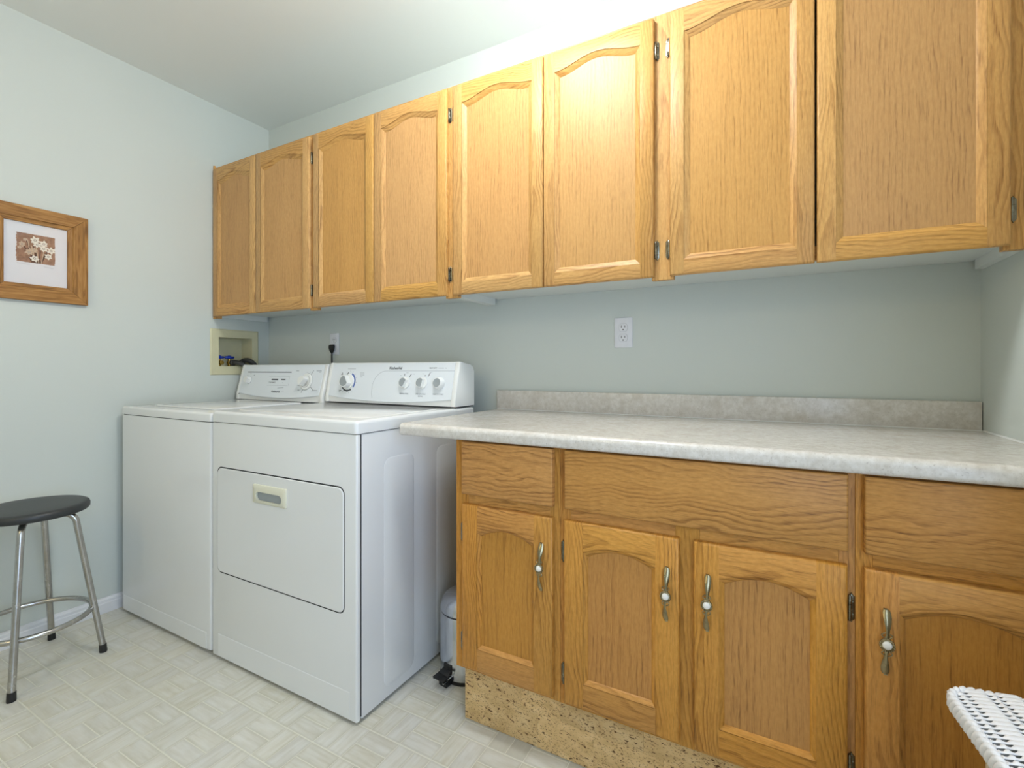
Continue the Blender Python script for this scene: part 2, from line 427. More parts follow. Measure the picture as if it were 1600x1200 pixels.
bricks.sort(key=lambda b: (b[0], b[1]))
for n, (unseen, d, ax, c, r) in enumerate(bricks):
    mt = m_tile_x if ax else m_tile_y
    if not unseen and n < 300:
        if c == r:
            me = shared.get(ax)
            if me is None:
                o = obj('brick', brick_bm(*c), mt, floor, smooth=0); shared[ax] = o.data; continue
            cx, cy = (c[0] + c[1]) / 2, (c[2] + c[3]) / 2
            link(bpy.data.objects.new('brick', me), floor, (cx, cy, TZ - .0003))
        else:
            obj('brick', brick_bm(*c), mt, floor, smooth=0)
    else:
        loft(rest[0 if ax else 1], [[(c[0],c[2],TZ-.0006),(c[1],c[2],TZ-.0006),(c[1],c[3],TZ-.0006),(c[0],c[3],TZ-.0006)],
             [(c[0]+.0006,c[2]+.0006,TZ),(c[1]-.0006,c[2]+.0006,TZ),(c[1]-.0006,c[3]-.0006,TZ),(c[0]+.0006,c[3]-.0006,TZ)]], False, True)
obj('bricks_lengthwise', rest[0], m_tile_x, floor, smooth=0, kind='stuff')
obj('bricks_crosswise', rest[1], m_tile_y, floor, smooth=0, kind='stuff')

# ------------------------------------------------------------------ cabinet joinery
def poly_board(name, outer, yb, yf, inset, e, mat, parent, ed=None):
    """solid board: outline `outer` (x,z list) from yb to the front yf; `inset(i)` -> (dx,dz) shift of point i in the front layer"""
    ed = ed or e
    L0 = [(x, yb, z) for x, z in outer]
    L1 = [(x, yf + ed, z) for x, z in outer]
    L2 = [(x + inset[i][0] * e * .35, yf + ed * .35, z + inset[i][1] * e * .35) for i, (x, z) in enumerate(outer)]
    L3 = [(x + inset[i][0] * e, yf, z + inset[i][1] * e) for i, (x, z) in enumerate(outer)]
    return L0, L1, L2, L3
def slab(bm, x0, x1, z0, z1, yb, yf, e, sides='lrbt'):
    o = [(x0, z0), (x1, z0), (x1, z1), (x0, z1)]
    l, r, b, t = ('l' in sides), ('r' in sides), ('b' in sides), ('t' in sides)
    ins = [(l, b), (-r, b), (-r, -t), (l, -t)]
    loft(bm, poly_board('', o, yb, yf, ins, e, None, None)); return fix(bm)
def quads(bm, a, b):
    va = [bm.verts.new(p) for p in a]; vb = [bm.verts.new(p) for p in b]
    for i in range(len(a) - 1): bm.faces.new((va[i], va[i+1], vb[i+1], vb[i]))
def door(parent, x0, x1, z0, z1, yb, yf, flat, bot, top_end, rise, ch, arch, mv, mh, mp, e=0.005):
    """frame-and-panel door; returns the door mesh (its recessed panel) that carries stiles, rails, hinges and handle"""
    xi0, xi1, zb, zt = x0 + flat, x1 - flat, z0 + bot, z1 - top_end
    dp = 0.0105                                                     # panel lies this deep behind the face
    d = obj('door', box(B(), x0 + 0.006, x1 - 0.006, yf + dp, yb - 0.001, z0 + 0.006, z1 - 0.006), mp, parent, smooth=0)
    n = 28
    def az(x):
        t = min(max((x - xi0) / (xi1 - xi0), 0), 1)
        if arch == 'bell': return zt + rise * 0.5 * (1 - math.cos(2 * pi * t))
        return zt + rise * (1 - (2 * t - 1) ** 2)
    xs = [xi0 + (xi1 - xi0) * k / n for k in range(n + 1)]
    A = [(x, az(x)) for x in xs]                                    # arch at the face
    Ai = [(xi0 + ch + (xi1 - xi0 - 2 * ch) * k / n, 0) for k in range(n + 1)]
    Ai = [(x, az(xi0 + (xi1 - xi0) * k / n) - ch) for k, (x, _) in enumerate(Ai)]
    # cross-section of the inner moulding: small fillet, then a hollow slope down to the panel
    steps = [(0.0, 0.0), (0.0, 0.0016), (0.35, 0.0042), (0.75, 0.0072), (1.0, 0.0102), (1.0, dp + .0005)]
    def lerp(P, Q, s): return tuple(P[i] + (Q[i] - P[i]) * s for i in (0, 1))
    def mould(bm, P, Q):
        rows = [[bm.verts.new((q[0], yf + dep, q[1])) for q in [lerp(p_, q_, s) for p_, q_ in zip(P, Q)]] for s, dep in steps]
        for a, b in zip(rows[:-1], rows[1:]):
            for i in range(len(a) - 1): bm.faces.new((a[i], a[i+1], b[i+1], b[i]))
    for sgn, xa, xb, xe in ((-1, x0, xi0, xi0 + ch), (1, xi1, x1, xi1 - ch)):
        bm = slab(B(), xa, xb, z0, z1, yb, yf, e, 'lbt' if sgn < 0 else 'rbt')
        xf = xi0 if sgn < 0 else xi1
        P = [(xf, zb), (xf, zt)]; Q = [(xe, zb + ch), (xe, zt - ch)]
        if sgn > 0: P, Q = P[::-1], Q[::-1]
        mould(bm, P, Q)
        obj('stile', bm, mv, d, smooth=50)
    bm = slab(B(), xi0, xi1, z0, zb, yb, yf + .0003, e, 'b')
    mould(bm, [(xi1, zb), (xi0, zb)], [(xi1 - ch, zb + ch), (xi0 + ch, zb + ch)])
    obj('bottom_rail', bm, mh, d, smooth=50)
    out = [(xi0, z1)] + A + [(xi1, z1)]
    ins = [(0, -1)] + [(0, 0)] * len(A) + [(0, -1)]
    bm = fix(loft(B(), poly_board('', out, yb, yf + .0003, ins, e, None, None)))
    mould(bm, A, Ai)
    obj('top_rail', bm, mh, d, smooth=50)
    return d
def hinge(parent, x, z, yfr, side, hl=0.031):
    """surface hinge: pointed leaf on the frame and a barrel along the door edge; side = -1 when the door is on the left"""
    bm = B()
    xa, xb = (x + .001, x + .0128) if side < 0 else (x - .0128, x - .001)
    xm = (xa + xb) / 2
    o = [(xa, z-hl+.008), (xm-.0022, z-hl+.004), (xm, z-hl), (xm+.0022, z-hl+.004), (xb, z-hl+.008), (xb, z+hl-.008), (xm+.0022, z+hl-.004), (xm, z+hl), (xm-.0022, z+hl-.004), (xa, z+hl-.008)]
    loft(bm, [[(a, yfr, b) for a, b in o], [(a, yfr - .0014, b) for a, b in o], [(xm + (a - xm) * .75, yfr - .0024, z + (b - z) * .95) for a, b in o]]); fix(bm)
    xbar = x + (0.0035 if side < 0 else -0.0035)
    lathe(bm, [(.0015, -.027), (.0037, -.0245), (.0037, -.009), (.0031, -.0086), (.0037, -.0082), (.0037, .0082), (.0031, .0086), (.0037, .009), (.0037, .0245), (.0015, .027)], (xbar, yfr - .0062, z), 'z', 10)
    for dz in (-.013, .013): lathe(bm, [(.0026, 0), (.0020, -.0014)], (xm + (.002 if side < 0 else -.002), yfr - .0022, z + dz), 'y', 8)
    return obj('hinge', bm, m_hinge, parent, smooth=40)

# ------------------------------------------------------------------ upper cabinets
UF, UD = -0.311, -0.330          # frame face, door face
def upper(x0, x1, doors, stiles, label, wl):
    c = thing('upper_cabinet', (x0, UF, 1.357), label, 'cabinet', 'oak upper cabinets along the back wall')
    zt = 2.1615
    for i, (a, b) in enumerate(((x0, x0 + .018), (x1 - .018, x1))):
        obj('side_panel', box(B(), a, b, UF + .019, -.022, 1.362, zt - .002), m_under, c, smooth=0)
    obj('bottom_panel', box(B(), x0 + .018, x1 - .018, UF + .019, -.001, 1.389, 1.405), m_under, c, smooth=0)
    obj('top_panel', box(B(), x0 + .018, x1 - .018, UF + .019, -.001, zt - .022, zt - .006), m_under, c, smooth=0)
    obj('back_panel', box(B(), x0 + .018, x1 - .018, -.008, -.001, 1.405, zt - .022), m_under, c, smooth=0)
    for a, b in stiles:
        obj('face_frame_stile', slab(B(), a, b, 1.3555, zt, UF + .019, UF, .0012), oak_v, c, smooth=0)
    for (a, b), (a2, b2) in zip(stiles[:-1], stiles[1:]):
        obj('face_frame_rail', box(B(), b, a2, UF + .0005, UF + .019, 2.115, zt), oak_h, c, smooth=0)
        obj('face_frame_rail', box(B(), b, a2, UF + .0005, UF + .019, 1.373, 1.41), oak_h, c, smooth=0)
    for a, b, hs in doors:
        d = door(c, a, b, 1.3645, 2.146, UF - .0005, UD, .0405, .0435, .0695, .027, .0165, 'bell', oak_v, oak_h, oak_p)
        for z in (1.446, 2.052):
            if hs > 0: hinge(d, b + .0008, z, UF, -1)
            else: hinge(d, a - .0008, z, UF, 1)
    return c
cabL = upper(0.0005, 1.5528, [(.0095,.3695,-1), (.3735,.764,1), (.790,1.1600,-1), (1.1650,1.5360,1)],
      [(.0005,.030), (.752,.802), (1.521,1.5528)], 'oak upper cabinet with four arched doors above the washer and dryer', 0)
cabR = upper(1.5532, 3.1325, [(1.5660,1.9370,-1), (1.9400,2.3055,1), (2.3520,2.7175,-1), (2.7228,3.0902,1)],
      [(1.5532,1.579), (2.297,2.3615), (3.081,3.1325)], 'oak upper cabinet with four arched doors above the beige countertop', 0)
obj('scribe_strip', slab(B(), .0005, .0085, 1.353, 2.17, UF - .0008, UF - .011, .001), oak_v, cabL, smooth=0)

# ------------------------------------------------------------------ base cabinets
BF, BDY = -0.598, -0.617
def handle(d, x, z):
    bm = B(); y0 = BDY
    hw = [(-1.0,.0040,.002),(-.93,.0056,.0035),(-.8,.0062,.0075),(-.62,.0050,.0115),(-.45,.0032,.0135),(-.3,.0026,.0140),(-.2,.0045,.0140),
          (.2,.0045,.0140),(.3,.0026,.0140),(.45,.0034,.0140),(.62,.0052,.0125),(.8,.0062,.0085),(.93,.0058,.0040),(1.0,.0044,.002)]
    L = []
    for t, w_, yo in hw:
        zc = z + t * .0635; xo = x + .0022 * math.sin(t * 2.6)
        th = .0018
        w_ *= 1.12; tw = .0022 * math.sin(t * 3.0)                      # the leaf twists a little along its length
        L.append([(xo - w_, y0 - yo - tw, zc), (xo - w_*.6, y0 - yo - th - tw*.6, zc), (xo, y0 - yo - th*1.3, zc), (xo + w_*.6, y0 - yo - th + tw*.6, zc), (xo + w_, y0 - yo + tw, zc), (xo, y0 - yo + th*1.2, zc)])
    loft(bm, L); fix(bm)
    for s in (-1, 1):                                               # feet against the door
        box(bm, x - .003, x + .003, y0 - .004, y0, z + s * .0625 - .003, z + s * .0625 + .003)
    fix(bm)
    lathe(bm, [(.0085, 0), (.0122, -.001), (.0128, -.003), (.0115, -.0052), (.0088, -.006), (.0075, -.005)], (x, y0 - .0125, z), 'y', 26)
    for k in range(20):                                             # rope edge of the rosette
        q = 2 * pi * k / 20; cx, cz = x + .0115 * math.cos(q), z + .0115 * math.sin(q)
        lathe(bm, [(.0006, -.0085), (.0017, -.0072), (.0017, -.004)], (cx, y0 - .0115, cz), 'y', 6)
    for s in (-1, 1):
        for u in (-1, 1):
            tube(bm, [(x + u * (.002 + .0065 * math.sin(q)), y0 - .0145, z + s * (.012 + .006 * q / pi * 2 * .9)) for q in [pi * k / 8 for k in range(9)]], .0012, 6)
    obj('handle', bm, m_brass, d, smooth=50, label='antique brass leaf-shaped pull with a beaded rosette')
    b = B(); lathe(b, [(.0084, .001), (.0084, -.002), (.0074, -.0044), (.005, -.0060), (.0018, -.0067)], (x, y0 - .0155, z), 'y', 24)
    obj('handle_button', b, m_ceram, d, smooth=60, label='white ceramic button of the pull')
def base_unit(label, x0, x1, doors, drawers, stiles, rails, name='base_cabinet', pn='drawer_front'):
    c = thing(name, (x0, BF, 0.181), label, 'cabinet', 'oak base cabinets under the beige countertop')
    for a, b in ((x0, x0 + .016), (x1 - .016, x1)):
        obj('side_panel', box(B(), a, b, BF + .019, -.005, .181, .8745), boak_p, c, smooth=0)
    obj('bottom_panel', box(B(), x0 + .016, x1 - .016, BF + .019, -.005, .19, .206), boak_p, c, smooth=0)
    obj('back_panel', box(B(), x0 + .016, x1 - .016, -.012, -.005, .206, .8745), boak_p, c, smooth=0)
    for a, b, z0, z1 in stiles: obj('face_frame_stile', slab(B(), a, b, z0, z1, BF + .019, BF, .0006), boak_v, c, smooth=0)
    for a, b, z0, z1 in rails: obj('face_frame_rail', slab(B(), a, b, z0, z1, BF + .019, BF + .0004, .0006), boak_h, c, smooth=0)
    for a, b in drawers:
        bm = slab(B(), a, b, .7125, .8695, BF - .0005, BDY, .004)
        obj(pn, bm, boak_h, c, smooth=50)
    for a, b, hx, hz in doors:
        d = door(c, a, b, .1955, .6825, BF - .0005, BDY, .0545, .066, .078, .0235, .011, 'segment', boak_v, boak_h, boak_p, e=.006)
        handle(d, hx, .5475)
        for z in (.594, .265):
            if hx < (a + b) / 2: hinge(d, b + .0008, z, BF, -1)
            else: hinge(d, a - .0008, z, BF, 1)
    return c
zF0, zF1 = .181, .875
base_unit('narrow oak base cabinet with one drawer and one door beside the dryer', 1.772, 2.1145,
          [(1.8035, 2.098, 2.0665, 0)], [(1.8025, 2.0985)],
          [(1.772, 1.817, zF0, zF1), (2.084, 2.1145, zF0, zF1)],
          [(1.817, 2.084, .835, zF1), (1.817, 2.084, .667, .727), (1.817, 2.084, zF0, .22)])
base_unit('wide oak sink base cabinet with two doors under one long false front', 2.115, 2.7695,
          [(2.1315, 2.4255, 2.3975, 0), (2.4585, 2.7555, 2.4885, 0)], [(2.1335, 2.7565)],
          [(2.115, 2.146, zF0, zF1), (2.414, 2.470, zF0, .73), (2.741, 2.7695, zF0, zF1)],
          [(2.146, 2.741, .835, zF1), (2.146, 2.414, .667, .727), (2.470, 2.741, .667, .727), (2.146, 2.414, zF0, .22), (2.470, 2.741, zF0, .22)], pn='false_front')
base_unit('oak base cabinet with a drawer and door behind the white wicker hamper', 2.770, 3.1325,
          [(2.7840, 3.0920, 2.8165, 0)], [(2.7840, 3.0920)],
          [(2.770, 2.799, zF0, zF1), (3.078, 3.1325, zF0, zF1)],
          [(2.799, 3.078, .835, zF1), (2.799, 3.078, .667, .727), (2.799, 3.078, zF0, .22)])
# toe kick faced with patches of cork
tk = thing('toe_kick', (1.78, -.56, 0), 'cork faced toe kick board along the floor under the base cabinets', 'toe kick')
obj('board', box(B(), 1.783, 3.132, -.558, -.543, 0.0005, .181), boak_h, tk, smooth=0)
for xs, z0, z1 in (((1.780, 1.9757, 2.10, 2.33, 2.52, 2.74, 2.93, 3.132), .1005, .1805), ((1.780, 1.8529, 2.0294, 2.1957, 2.38, 2.60, 2.80, 3.0, 3.132), .0008, .1002)):
    for a, b in zip(xs[:-1], xs[1:]):
        obj('cork_tile', box(B(), a, b - .0003, -.562, -.558, z0, z1), m_cork, tk, bevel=.0004, seg=1, smooth=0)
obj('cork_end', box(B(), 1.780, 1.783, -.5577, -.543, .0008, .1805), m_cork, tk, smooth=0)

# ------------------------------------------------------------------ countertop
ct_x0, ct_x1, CZ, CT = 1.576, W - .0015, .9133, .038
pf = []
yF = -.633
for k in range(9):                                                  # rolled front edge
    q = pi / 2 + pi / 2 * k / 8; pf.append((yF + .016 + .016 * math.cos(q), CZ - .016 + .016 * math.sin(q)))
for k in range(6):
    q = pi + pi / 2 * k / 5; pf.append((yF + .009 + .009 * math.cos(q), CZ - CT + .009 + .009 * math.sin(q)))
pf += [(-.002, CZ - CT), (-.002, CZ)]
bm = B()
def shrink(d): return [(min(max(y, yF + d), -.002), min(max(z, CZ - CT + d), CZ - d)) for y, z in pf]
loft(bm, [[(ct_x0, y, z) for y, z in shrink(.003)], [(ct_x0 + .001, y, z) for y, z in shrink(.001)], [(ct_x0 + .003, y, z) for y, z in pf], [(ct_x1, y, z) for y, z in pf]]); fix(bm)
ct = obj('countertop', bm, m_lam, smooth=40, label='mottled beige laminate countertop with a rolled front edge on the base cabinets', cat='countertop')
obj('backsplash', box(B(), ct_x0, ct_x1, -.0194, -.002, CZ, .995), m_lam, ct, bevel=.003, seg=3)
bm = B(); loft(bm, [[(x, -.0194, CZ + .0028), (x, -.0222, CZ + .0002), (x, -.0194, CZ + .0002)] for x in (ct_x0 + .002, ct_x1)])
fix(bm); obj('caulk_line', bm, m_caulk, ct, smooth=0)
bm = B(); loft(bm, [[(ct_x1 + .0012, y, CZ + .004), (ct_x1 - .003, y, CZ + .0002), (ct_x1 + .0012, y, CZ + .0002)] for y in (-.60, -.022)])
fix(bm); obj('caulk_line', bm, m_caulk, ct, smooth=0)

# ------------------------------------------------------------------ laundry machines
def rbox(x0, x1, y0, y1, z0, z1, r, er, top_only=False):
    """box with rounded vertical corners r and rounded top/bottom rim er"""
    bm = B(); L = []
    def ring(d, z): return [(x, y, z) for x, y in rrect(x0 + d, x1 - d, y0 + d, y1 - d, max(r - d, .0008), 5)]
    zs = []
    if not top_only:
        zs += [(er * (1 - math.sin(q)), z0 + er * (1 - math.cos(q))) for q in [pi / 2 * k / 4 for k in range(5)]]
    else: zs += [(0, z0)]
    zs += [(er * (1 - math.cos(q)), z1 - er + er * math.sin(q)) for q in [pi / 2 * k / 4 for k in range(5)]]
    for d, z in zs: L.append(ring(d, z))
    loft(bm, L); return fix(bm)
class Panel:
    """tilted console face: (u along x, t up the slope, h out of the face) -> world"""
    def __init__(s, y0, z0, y1, z1):
        s.o = Vector((0, y0, z0)); s.up = Vector((0, y1 - y0, z1 - z0)).normalized()
        s.nn = Vector((0, -s.up.z, s.up.y)); s.rot = (math.atan2(s.up.z, s.up.y), 0, 0)
    def p(s, u, t, h=0.0): return s.o + Vector((u, 0, 0)) + s.up * t + s.nn * h
def console(root, P, x0, x1, capw, top_t, ybk, zbase, ybase):
    """body, end caps and face of a control console; returns the body"""
    prof = lambda d: [ (ybase + d, zbase), (P.o.y + d, P.o.z - .004), tuple(P.p(0, .0, -d))[1:], tuple(P.p(0, top_t - .006, -d))[1:], tuple(P.p(0, top_t, -.004 - d))[1:],
                       (-.125, P.p(0, top_t).z - .012 - d), (ybk - .006, P.p(0, top_t).z - .022 - d), (ybk, P.p(0, top_t).z - .04), (ybk, zbase)]
    body = obj('control_console', fix(loft(B(), [[(x, y, z) for y, z in prof(.003)] for x in (x0 + capw, x1 - capw)])), m_cons, root, smooth=40)
    for a, b, s in ((x0, x0 + capw, 1), (x1 - capw, x1, -1)):
        bm = B(); e = .004
        if s > 0: lay = [(a, .004), (a + .0015, .0012), (a + e, 0), (b - .001, 0), (b, .0008)]
        else: lay = [(a, .0008), (a + .001, 0), (b - e, 0), (b - .0015, .0012), (b, .004)]
        def cap(d):
            pr = prof(-.0012 + d); return pr
        loft(bm, [[(x, y, z) for y, z in cap(d)] for x, d in lay]); fix(bm)
        obj('end_cap', bm, m_cons, body, smooth=45)
    # printed face with its curved lower edge
    n = 24; xa, xb = x0 + capw + .0004, x1 - capw - .0004
    low = [(xa + (xb - xa) * k / n, -.0195 * (1 - (2 * k / n - 1) ** 2) + .0005) for k in range(n + 1)]
    out = low + [(xb, top_t - .004), (xa, top_t - .004)]
    bm = fix(loft(B(), [[tuple(P.p(u, t, -.006)) for u, t in out], [tuple(P.p(u, t, .0008)) for u, t in out], [tuple(P.p(u + (.001 if u < (xa+xb)/2 else -.001), t + (.0012 if t < .1 else -.0012), .002)) for u, t in out]]))
    obj('control_panel', bm, m_panelw, body, smooth=30)
    # grey shadow gap under the console
    obj('seam_strip', box(B(), x0 + .006, x1 - .006, ybase - .0004 + .001, ybk, zbase - .004, zbase), m_gap, body, smooth=0)
    return body
def mapped(P, bm, u, t, h=.002):
    """bmesh authored with +z out of the face -> console face at (u, t)"""
    for v in bm.verts: v.co = P.p(u + v.co.x, t + v.co.y, h + v.co.z)
    return bm
def bar(P, u0, u1, t0, th, parent, mat, h=.0022, name='printed_mark', skew=0):
    bm = B(); o = [(u0, t0 - th/2), (u1, t0 - th/2 + skew), (u1, t0 + th/2 + skew), (u0, t0 + th/2)]
    loft(bm, [[tuple(P.p(u, t, .0015)) for u, t in o], [tuple(P.p(u, t, h)) for u, t in o]]); fix(bm)
    return obj(name, bm, mat, parent, smooth=0)
def marks(P, items, parent, mat, h=.0022, name='printed_marks'):
    """several little printed strokes as one print; items (u, t, length, width, angle)"""
    bm = B()
    for u, t, ln, wd, an in items:
        c, s = math.cos(an), math.sin(an)
        o = [(u + a * c - b * s, t + a * s + b * c) for a, b in ((-ln/2, -wd/2), (ln/2, -wd/2), (ln/2, wd/2), (-ln/2, wd/2))]
        loft(bm, [[tuple(P.p(a, b, .0015)) for a, b in o], [tuple(P.p(a, b, h)) for a, b in o]])
    fix(bm); return obj(name, bm, mat, parent, smooth=0, kind='stuff')
def arcband(P, cu, ct_, r0, r1, a0, a1, parent, mat, name='dial_arc', n=20, h=.0022, teeth=0):
    bm = B(); L = []
    for k in range(n + 1):
        q = a0 + (a1 - a0) * k / n; ro = r1 + (.0028 if teeth and k % 2 else 0); c, s = math.cos(q), math.sin(q)
        L.append([tuple(P.p(cu + r * c, ct_ + r * s, hh)) for r, hh in ((r0, .0015), (r0, h), (ro, h), (ro, .0015))])
    loft(bm, L); fix(bm); return obj(name, bm, mat, parent, smooth=0)
def knob(P, u, t, r, depth, parent, turn=0.0, face=None, flat=0.55, name='knob', rbase=None):
    """round skirt with a raised cut-off grip and a grey face"""
    bm = B(); rb = rbase or r
    lathe(bm, [(rb, 0), (rb, .003), (rb * .96, .0055), (r * .9, .006)], (0, 0, 0), 'z', 28)
    o = []
    for k in range(28):
        q = 2 * pi * k / 28; x, y = r * .92 * math.cos(q), r * .92 * math.sin(q)
        y = max(y, -r * 2); x = max(x, -r * flat)
        o.append((x * math.cos(turn) - y * math.sin(turn), x * math.sin(turn) + y * math.cos(turn)))
    loft(bm, [[(x, y, .0045) for x, y in o], [(x * .97, y * .97, depth - .002) for x, y in o], [(x * .93, y * .93, depth) for x, y in o]]); fix(bm)
    k_ = obj(name, mapped(P, bm, u, t), m_cons, parent, smooth=40)
    if face:
        bm = B(); loft(bm, [[(x * .86, y * .86, depth - .0005) for x, y in o], [(x * .84, y * .84, depth + .0006) for x, y in o]]); fix(bm)
        obj(name + '_face', mapped(P, bm, u, t), face, parent, smooth=40)
    return k_

# --- washer
WF, WX_0, WX_1, WT = -.752, .0545, .7485, .919
ws = thing('washing_machine', ((WX_0 + WX_1) / 2, -.42, 0), 'white top loading washing machine in the corner by the left wall', 'washing machine')
obj('cabinet', rbox(WX_0, WX_1, WF, -.10, .014, .882, .012, .003), m_white, ws, smooth=40)
obj('shadow_gap', rbox(WX_0 + .004, WX_1 - .004, WF + .004, -.104, .8825, .8845, .01, .0005), m_gap, ws, smooth=0)
obj('top_panel', rbox(WX_0 - .001, WX_1 + .001, WF - .001, -.10, .885, WT, .012, .011, True), m_white, ws, smooth=40)
lid = rbox(.17, .64, -.675, -.262, WT - .004, WT + .006, .02, .004)
lid = obj('lid', lid, m_white, ws, smooth=40)
bm = fix(loft(B(), [[(x, y, WT - .003) for x, y in rrect(.164, .646, -.681, -.256, .022, 5)], [(x, y, WT + .0008) for x, y in rrect(.164, .646, -.681, -.256, .022, 5)]]))
obj('lid_gap', bm, m_lgrey, ws, smooth=0)
obj('kick_crease', fix(loft(B(), [[(WX_0 + .022, WF - .0002, .014), (WX_1 - .03, WF - .0002, .014), (WX_1 - .03, WF - .0002, .079), (WX_0 + .022, WF - .0002, .079)],
    [(WX_0 + .022, WF - .0014, .016), (WX_1 - .03, WF - .0014, .016), (WX_1 - .03, WF - .0014, .076), (WX_0 + .022, WF - .0014, .076)]])), m_white, ws, smooth=0)
bm = B()
for fx in (WX_0 + .06, WX_1 - .06):
    for fy in (WF + .06, -.16): lathe(bm, [(.018, 0.0), (.018, .008), (.01, .009), (.01, .016)], (fx, fy, 0.0004), 'z', 12)
obj('levelling_feet', bm, m_black, ws)
PW = Panel(-.237, .957, -.198, 1.111)
wc = console(ws, PW, .066, .743, .022, .158, -.105, .9245, -.2365)
bar(PW, .1305, .4878, .116, .0042, wc, m_dgrey, name='printed_stripe')
knob(PW, .1553, .0712, .0185, .021, wc, 2.6, None, .6, 'water_level_knob')
arcband(PW, .1553, .0712, .0205, .0218, -1.9, 1.3, wc, m_lgrey, 'dial_arc')
# big cycle dial
bm = B(); lathe(bm, [(.041, 0), (.041, .0045), (.039, .0062), (.0355, .0066), (.035, .006), (.02, .006)], (0, 0, 0), 'z', 40)
obj('cycle_dial', mapped(PW, bm, .614, .068), m_cons, wc, smooth=40)
arcband(PW, .614, .068, .041, .0428, -2.5, 2.0, wc, m_grey, 'dial_arc', 30)
arcband(PW, .614, .068, .0285, .0296, -2.5, 1.2, wc, m_lgrey, 'dial_arc', 24, .0088)
knob(PW, .610, .068, .0265, .032, wc, 2.45, None, .45, 'cycle_knob')
for a, r0, r1 in ((1.02, .043, .068), (-.62, .043, .074), (-1.95, .043, .060)):
    marks(PW, [(.614 + (r0 + r1) / 2 * math.cos(a), .068 + (r0 + r1) / 2 * math.sin(a), r1 - r0, .0024, a)], wc, m_dgrey, name='printed_pointer')
for (u0, u1, t) in ((.317, .484, .0925), (.312, .480, .0455)): bar(PW, u0, u1, t, .0008, wc, m_lgrey, name='printed_frame_line')
marks(PW, [(.4825, .069, .046, .0008, pi/2 + .08)], wc, m_lgrey, name='printed_frame_line')
bar(PW, .3432, .3954, .077, .0075, wc, m_dgrey, name='printed_word'); bar(PW, .4182, .4531, .0778, .0065, wc, m_dgrey, name='printed_word')
text('printed_lettering', '2  8 10 9 7', .0115, m_dgrey, wc, PW.p(.352, .060, .0022), PW.rot)
marks(PW, [(.435, .060, .006, .002, .3), (.532, .123, .020, .003, 0), (.688, .1232, .036, .003, 0), (.697, .117, .018, .003, 0), (.568, .026, .014, .003, 0), (.690, .026, .030, .003, 0), (.687, .018, .05, .0014, 0), (.566, .095, .010, .0015, 0), (.556, .078, .010, .0015, 0),
           (.560, .048, .016, .0015, 0), (.585, .032, .012, .0015, 0), (.606, .1165, .008, .0015, 0), (.628, .1165, .006, .0015, 0), (.428, .034, .045, .0022, .05), (.10, .086, .006, .0012, .6), (.134, .098, .007, .0014, 0), (.16, .107, .01, .0012, 0), (.19, .098, .006, .004, 0), (.452, .0135, .018, .0012, 0)], wc, m_lgrey)
text('logo_lettering', 'KitchenAid', .0145, m_dgrey, wc, PW.p(.396, .0135, .0022), PW.rot)
marks(PW, [(.096, -.004, .01, .003, 0)], wc, m_dgrey, name='screw_slot')

# --- dryer
DF, DX0, DX1, DT = -.753, .7585, 1.514, .928
dr = thing('clothes_dryer', ((DX0 + DX1) / 2, -.43, 0), 'white front loading clothes dryer between the washing machine and the countertop', 'dryer')
obj('cabinet', rbox(DX0 + .001, DX1, -.7325, -.10, .012, .8855, .002, .002), m_white, dr, smooth=40)
# front panel with the door opening sunk into it
fp = rbox(DX0, DX1 + .0005, DF, -.7345, .010, .8855, .007, .003)
obj('front_panel', fp, m_white, dr, smooth=40)
obj('shadow_gap', rbox(DX0 + .004, DX1 - .004, DF + .004, -.104, .8857, .8878, .006, .0004), m_gap, dr, smooth=0)
obj('shadow_gap', box(B(), DX0 + .004, DX1 - .0012, -.7347, -.7322, .02, .884), m_gap, dr, smooth=0)
obj('top_panel', rbox(DX0 - .001, DX1 + .002, DF - .002, -.10, .888, DT, .014, .012, True), m_white, dr, smooth=40)
bm = fix(loft(B(), [[(x, y, DT - .001) for x, y in rrect(.80, 1.475, -.69, -.285, .03, 5)], [(x, y, DT + .0012) for x, y in rrect(.803, 1.472, -.687, -.288, .027, 5)]]))
obj('worktop_pad', bm, m_white, dr, smooth=40)
DRX = (.795, 1.4605, .3305, .7175)
def front_pad(x0, x1, z0, z1, r, ya, yb, e):
    o = rrect(x0, x1, z0, z1, r, 6); i = rrect(x0 + e, x1 - e, z0 + e, z1 - e, max(r - e, .001), 6)
    return fix(loft(B(), [[(x, ya, z) for x, z in o], [(x, yb + e, z) for x, z in o], [(x, yb, z) for x, z in i]]))
obj('door_gap', front_pad(DRX[0] - .003, DRX[1] + .003, DRX[2] - .0035, DRX[3] + .0045, .026, DF + .01, DF - .0004, .0002), m_gap, dr, smooth=0)
dd = obj('door', front_pad(DRX[0], DRX[1], DRX[2], DRX[3], .024, DF + .01, DF - .003, .0025), m_white, dr, smooth=35)
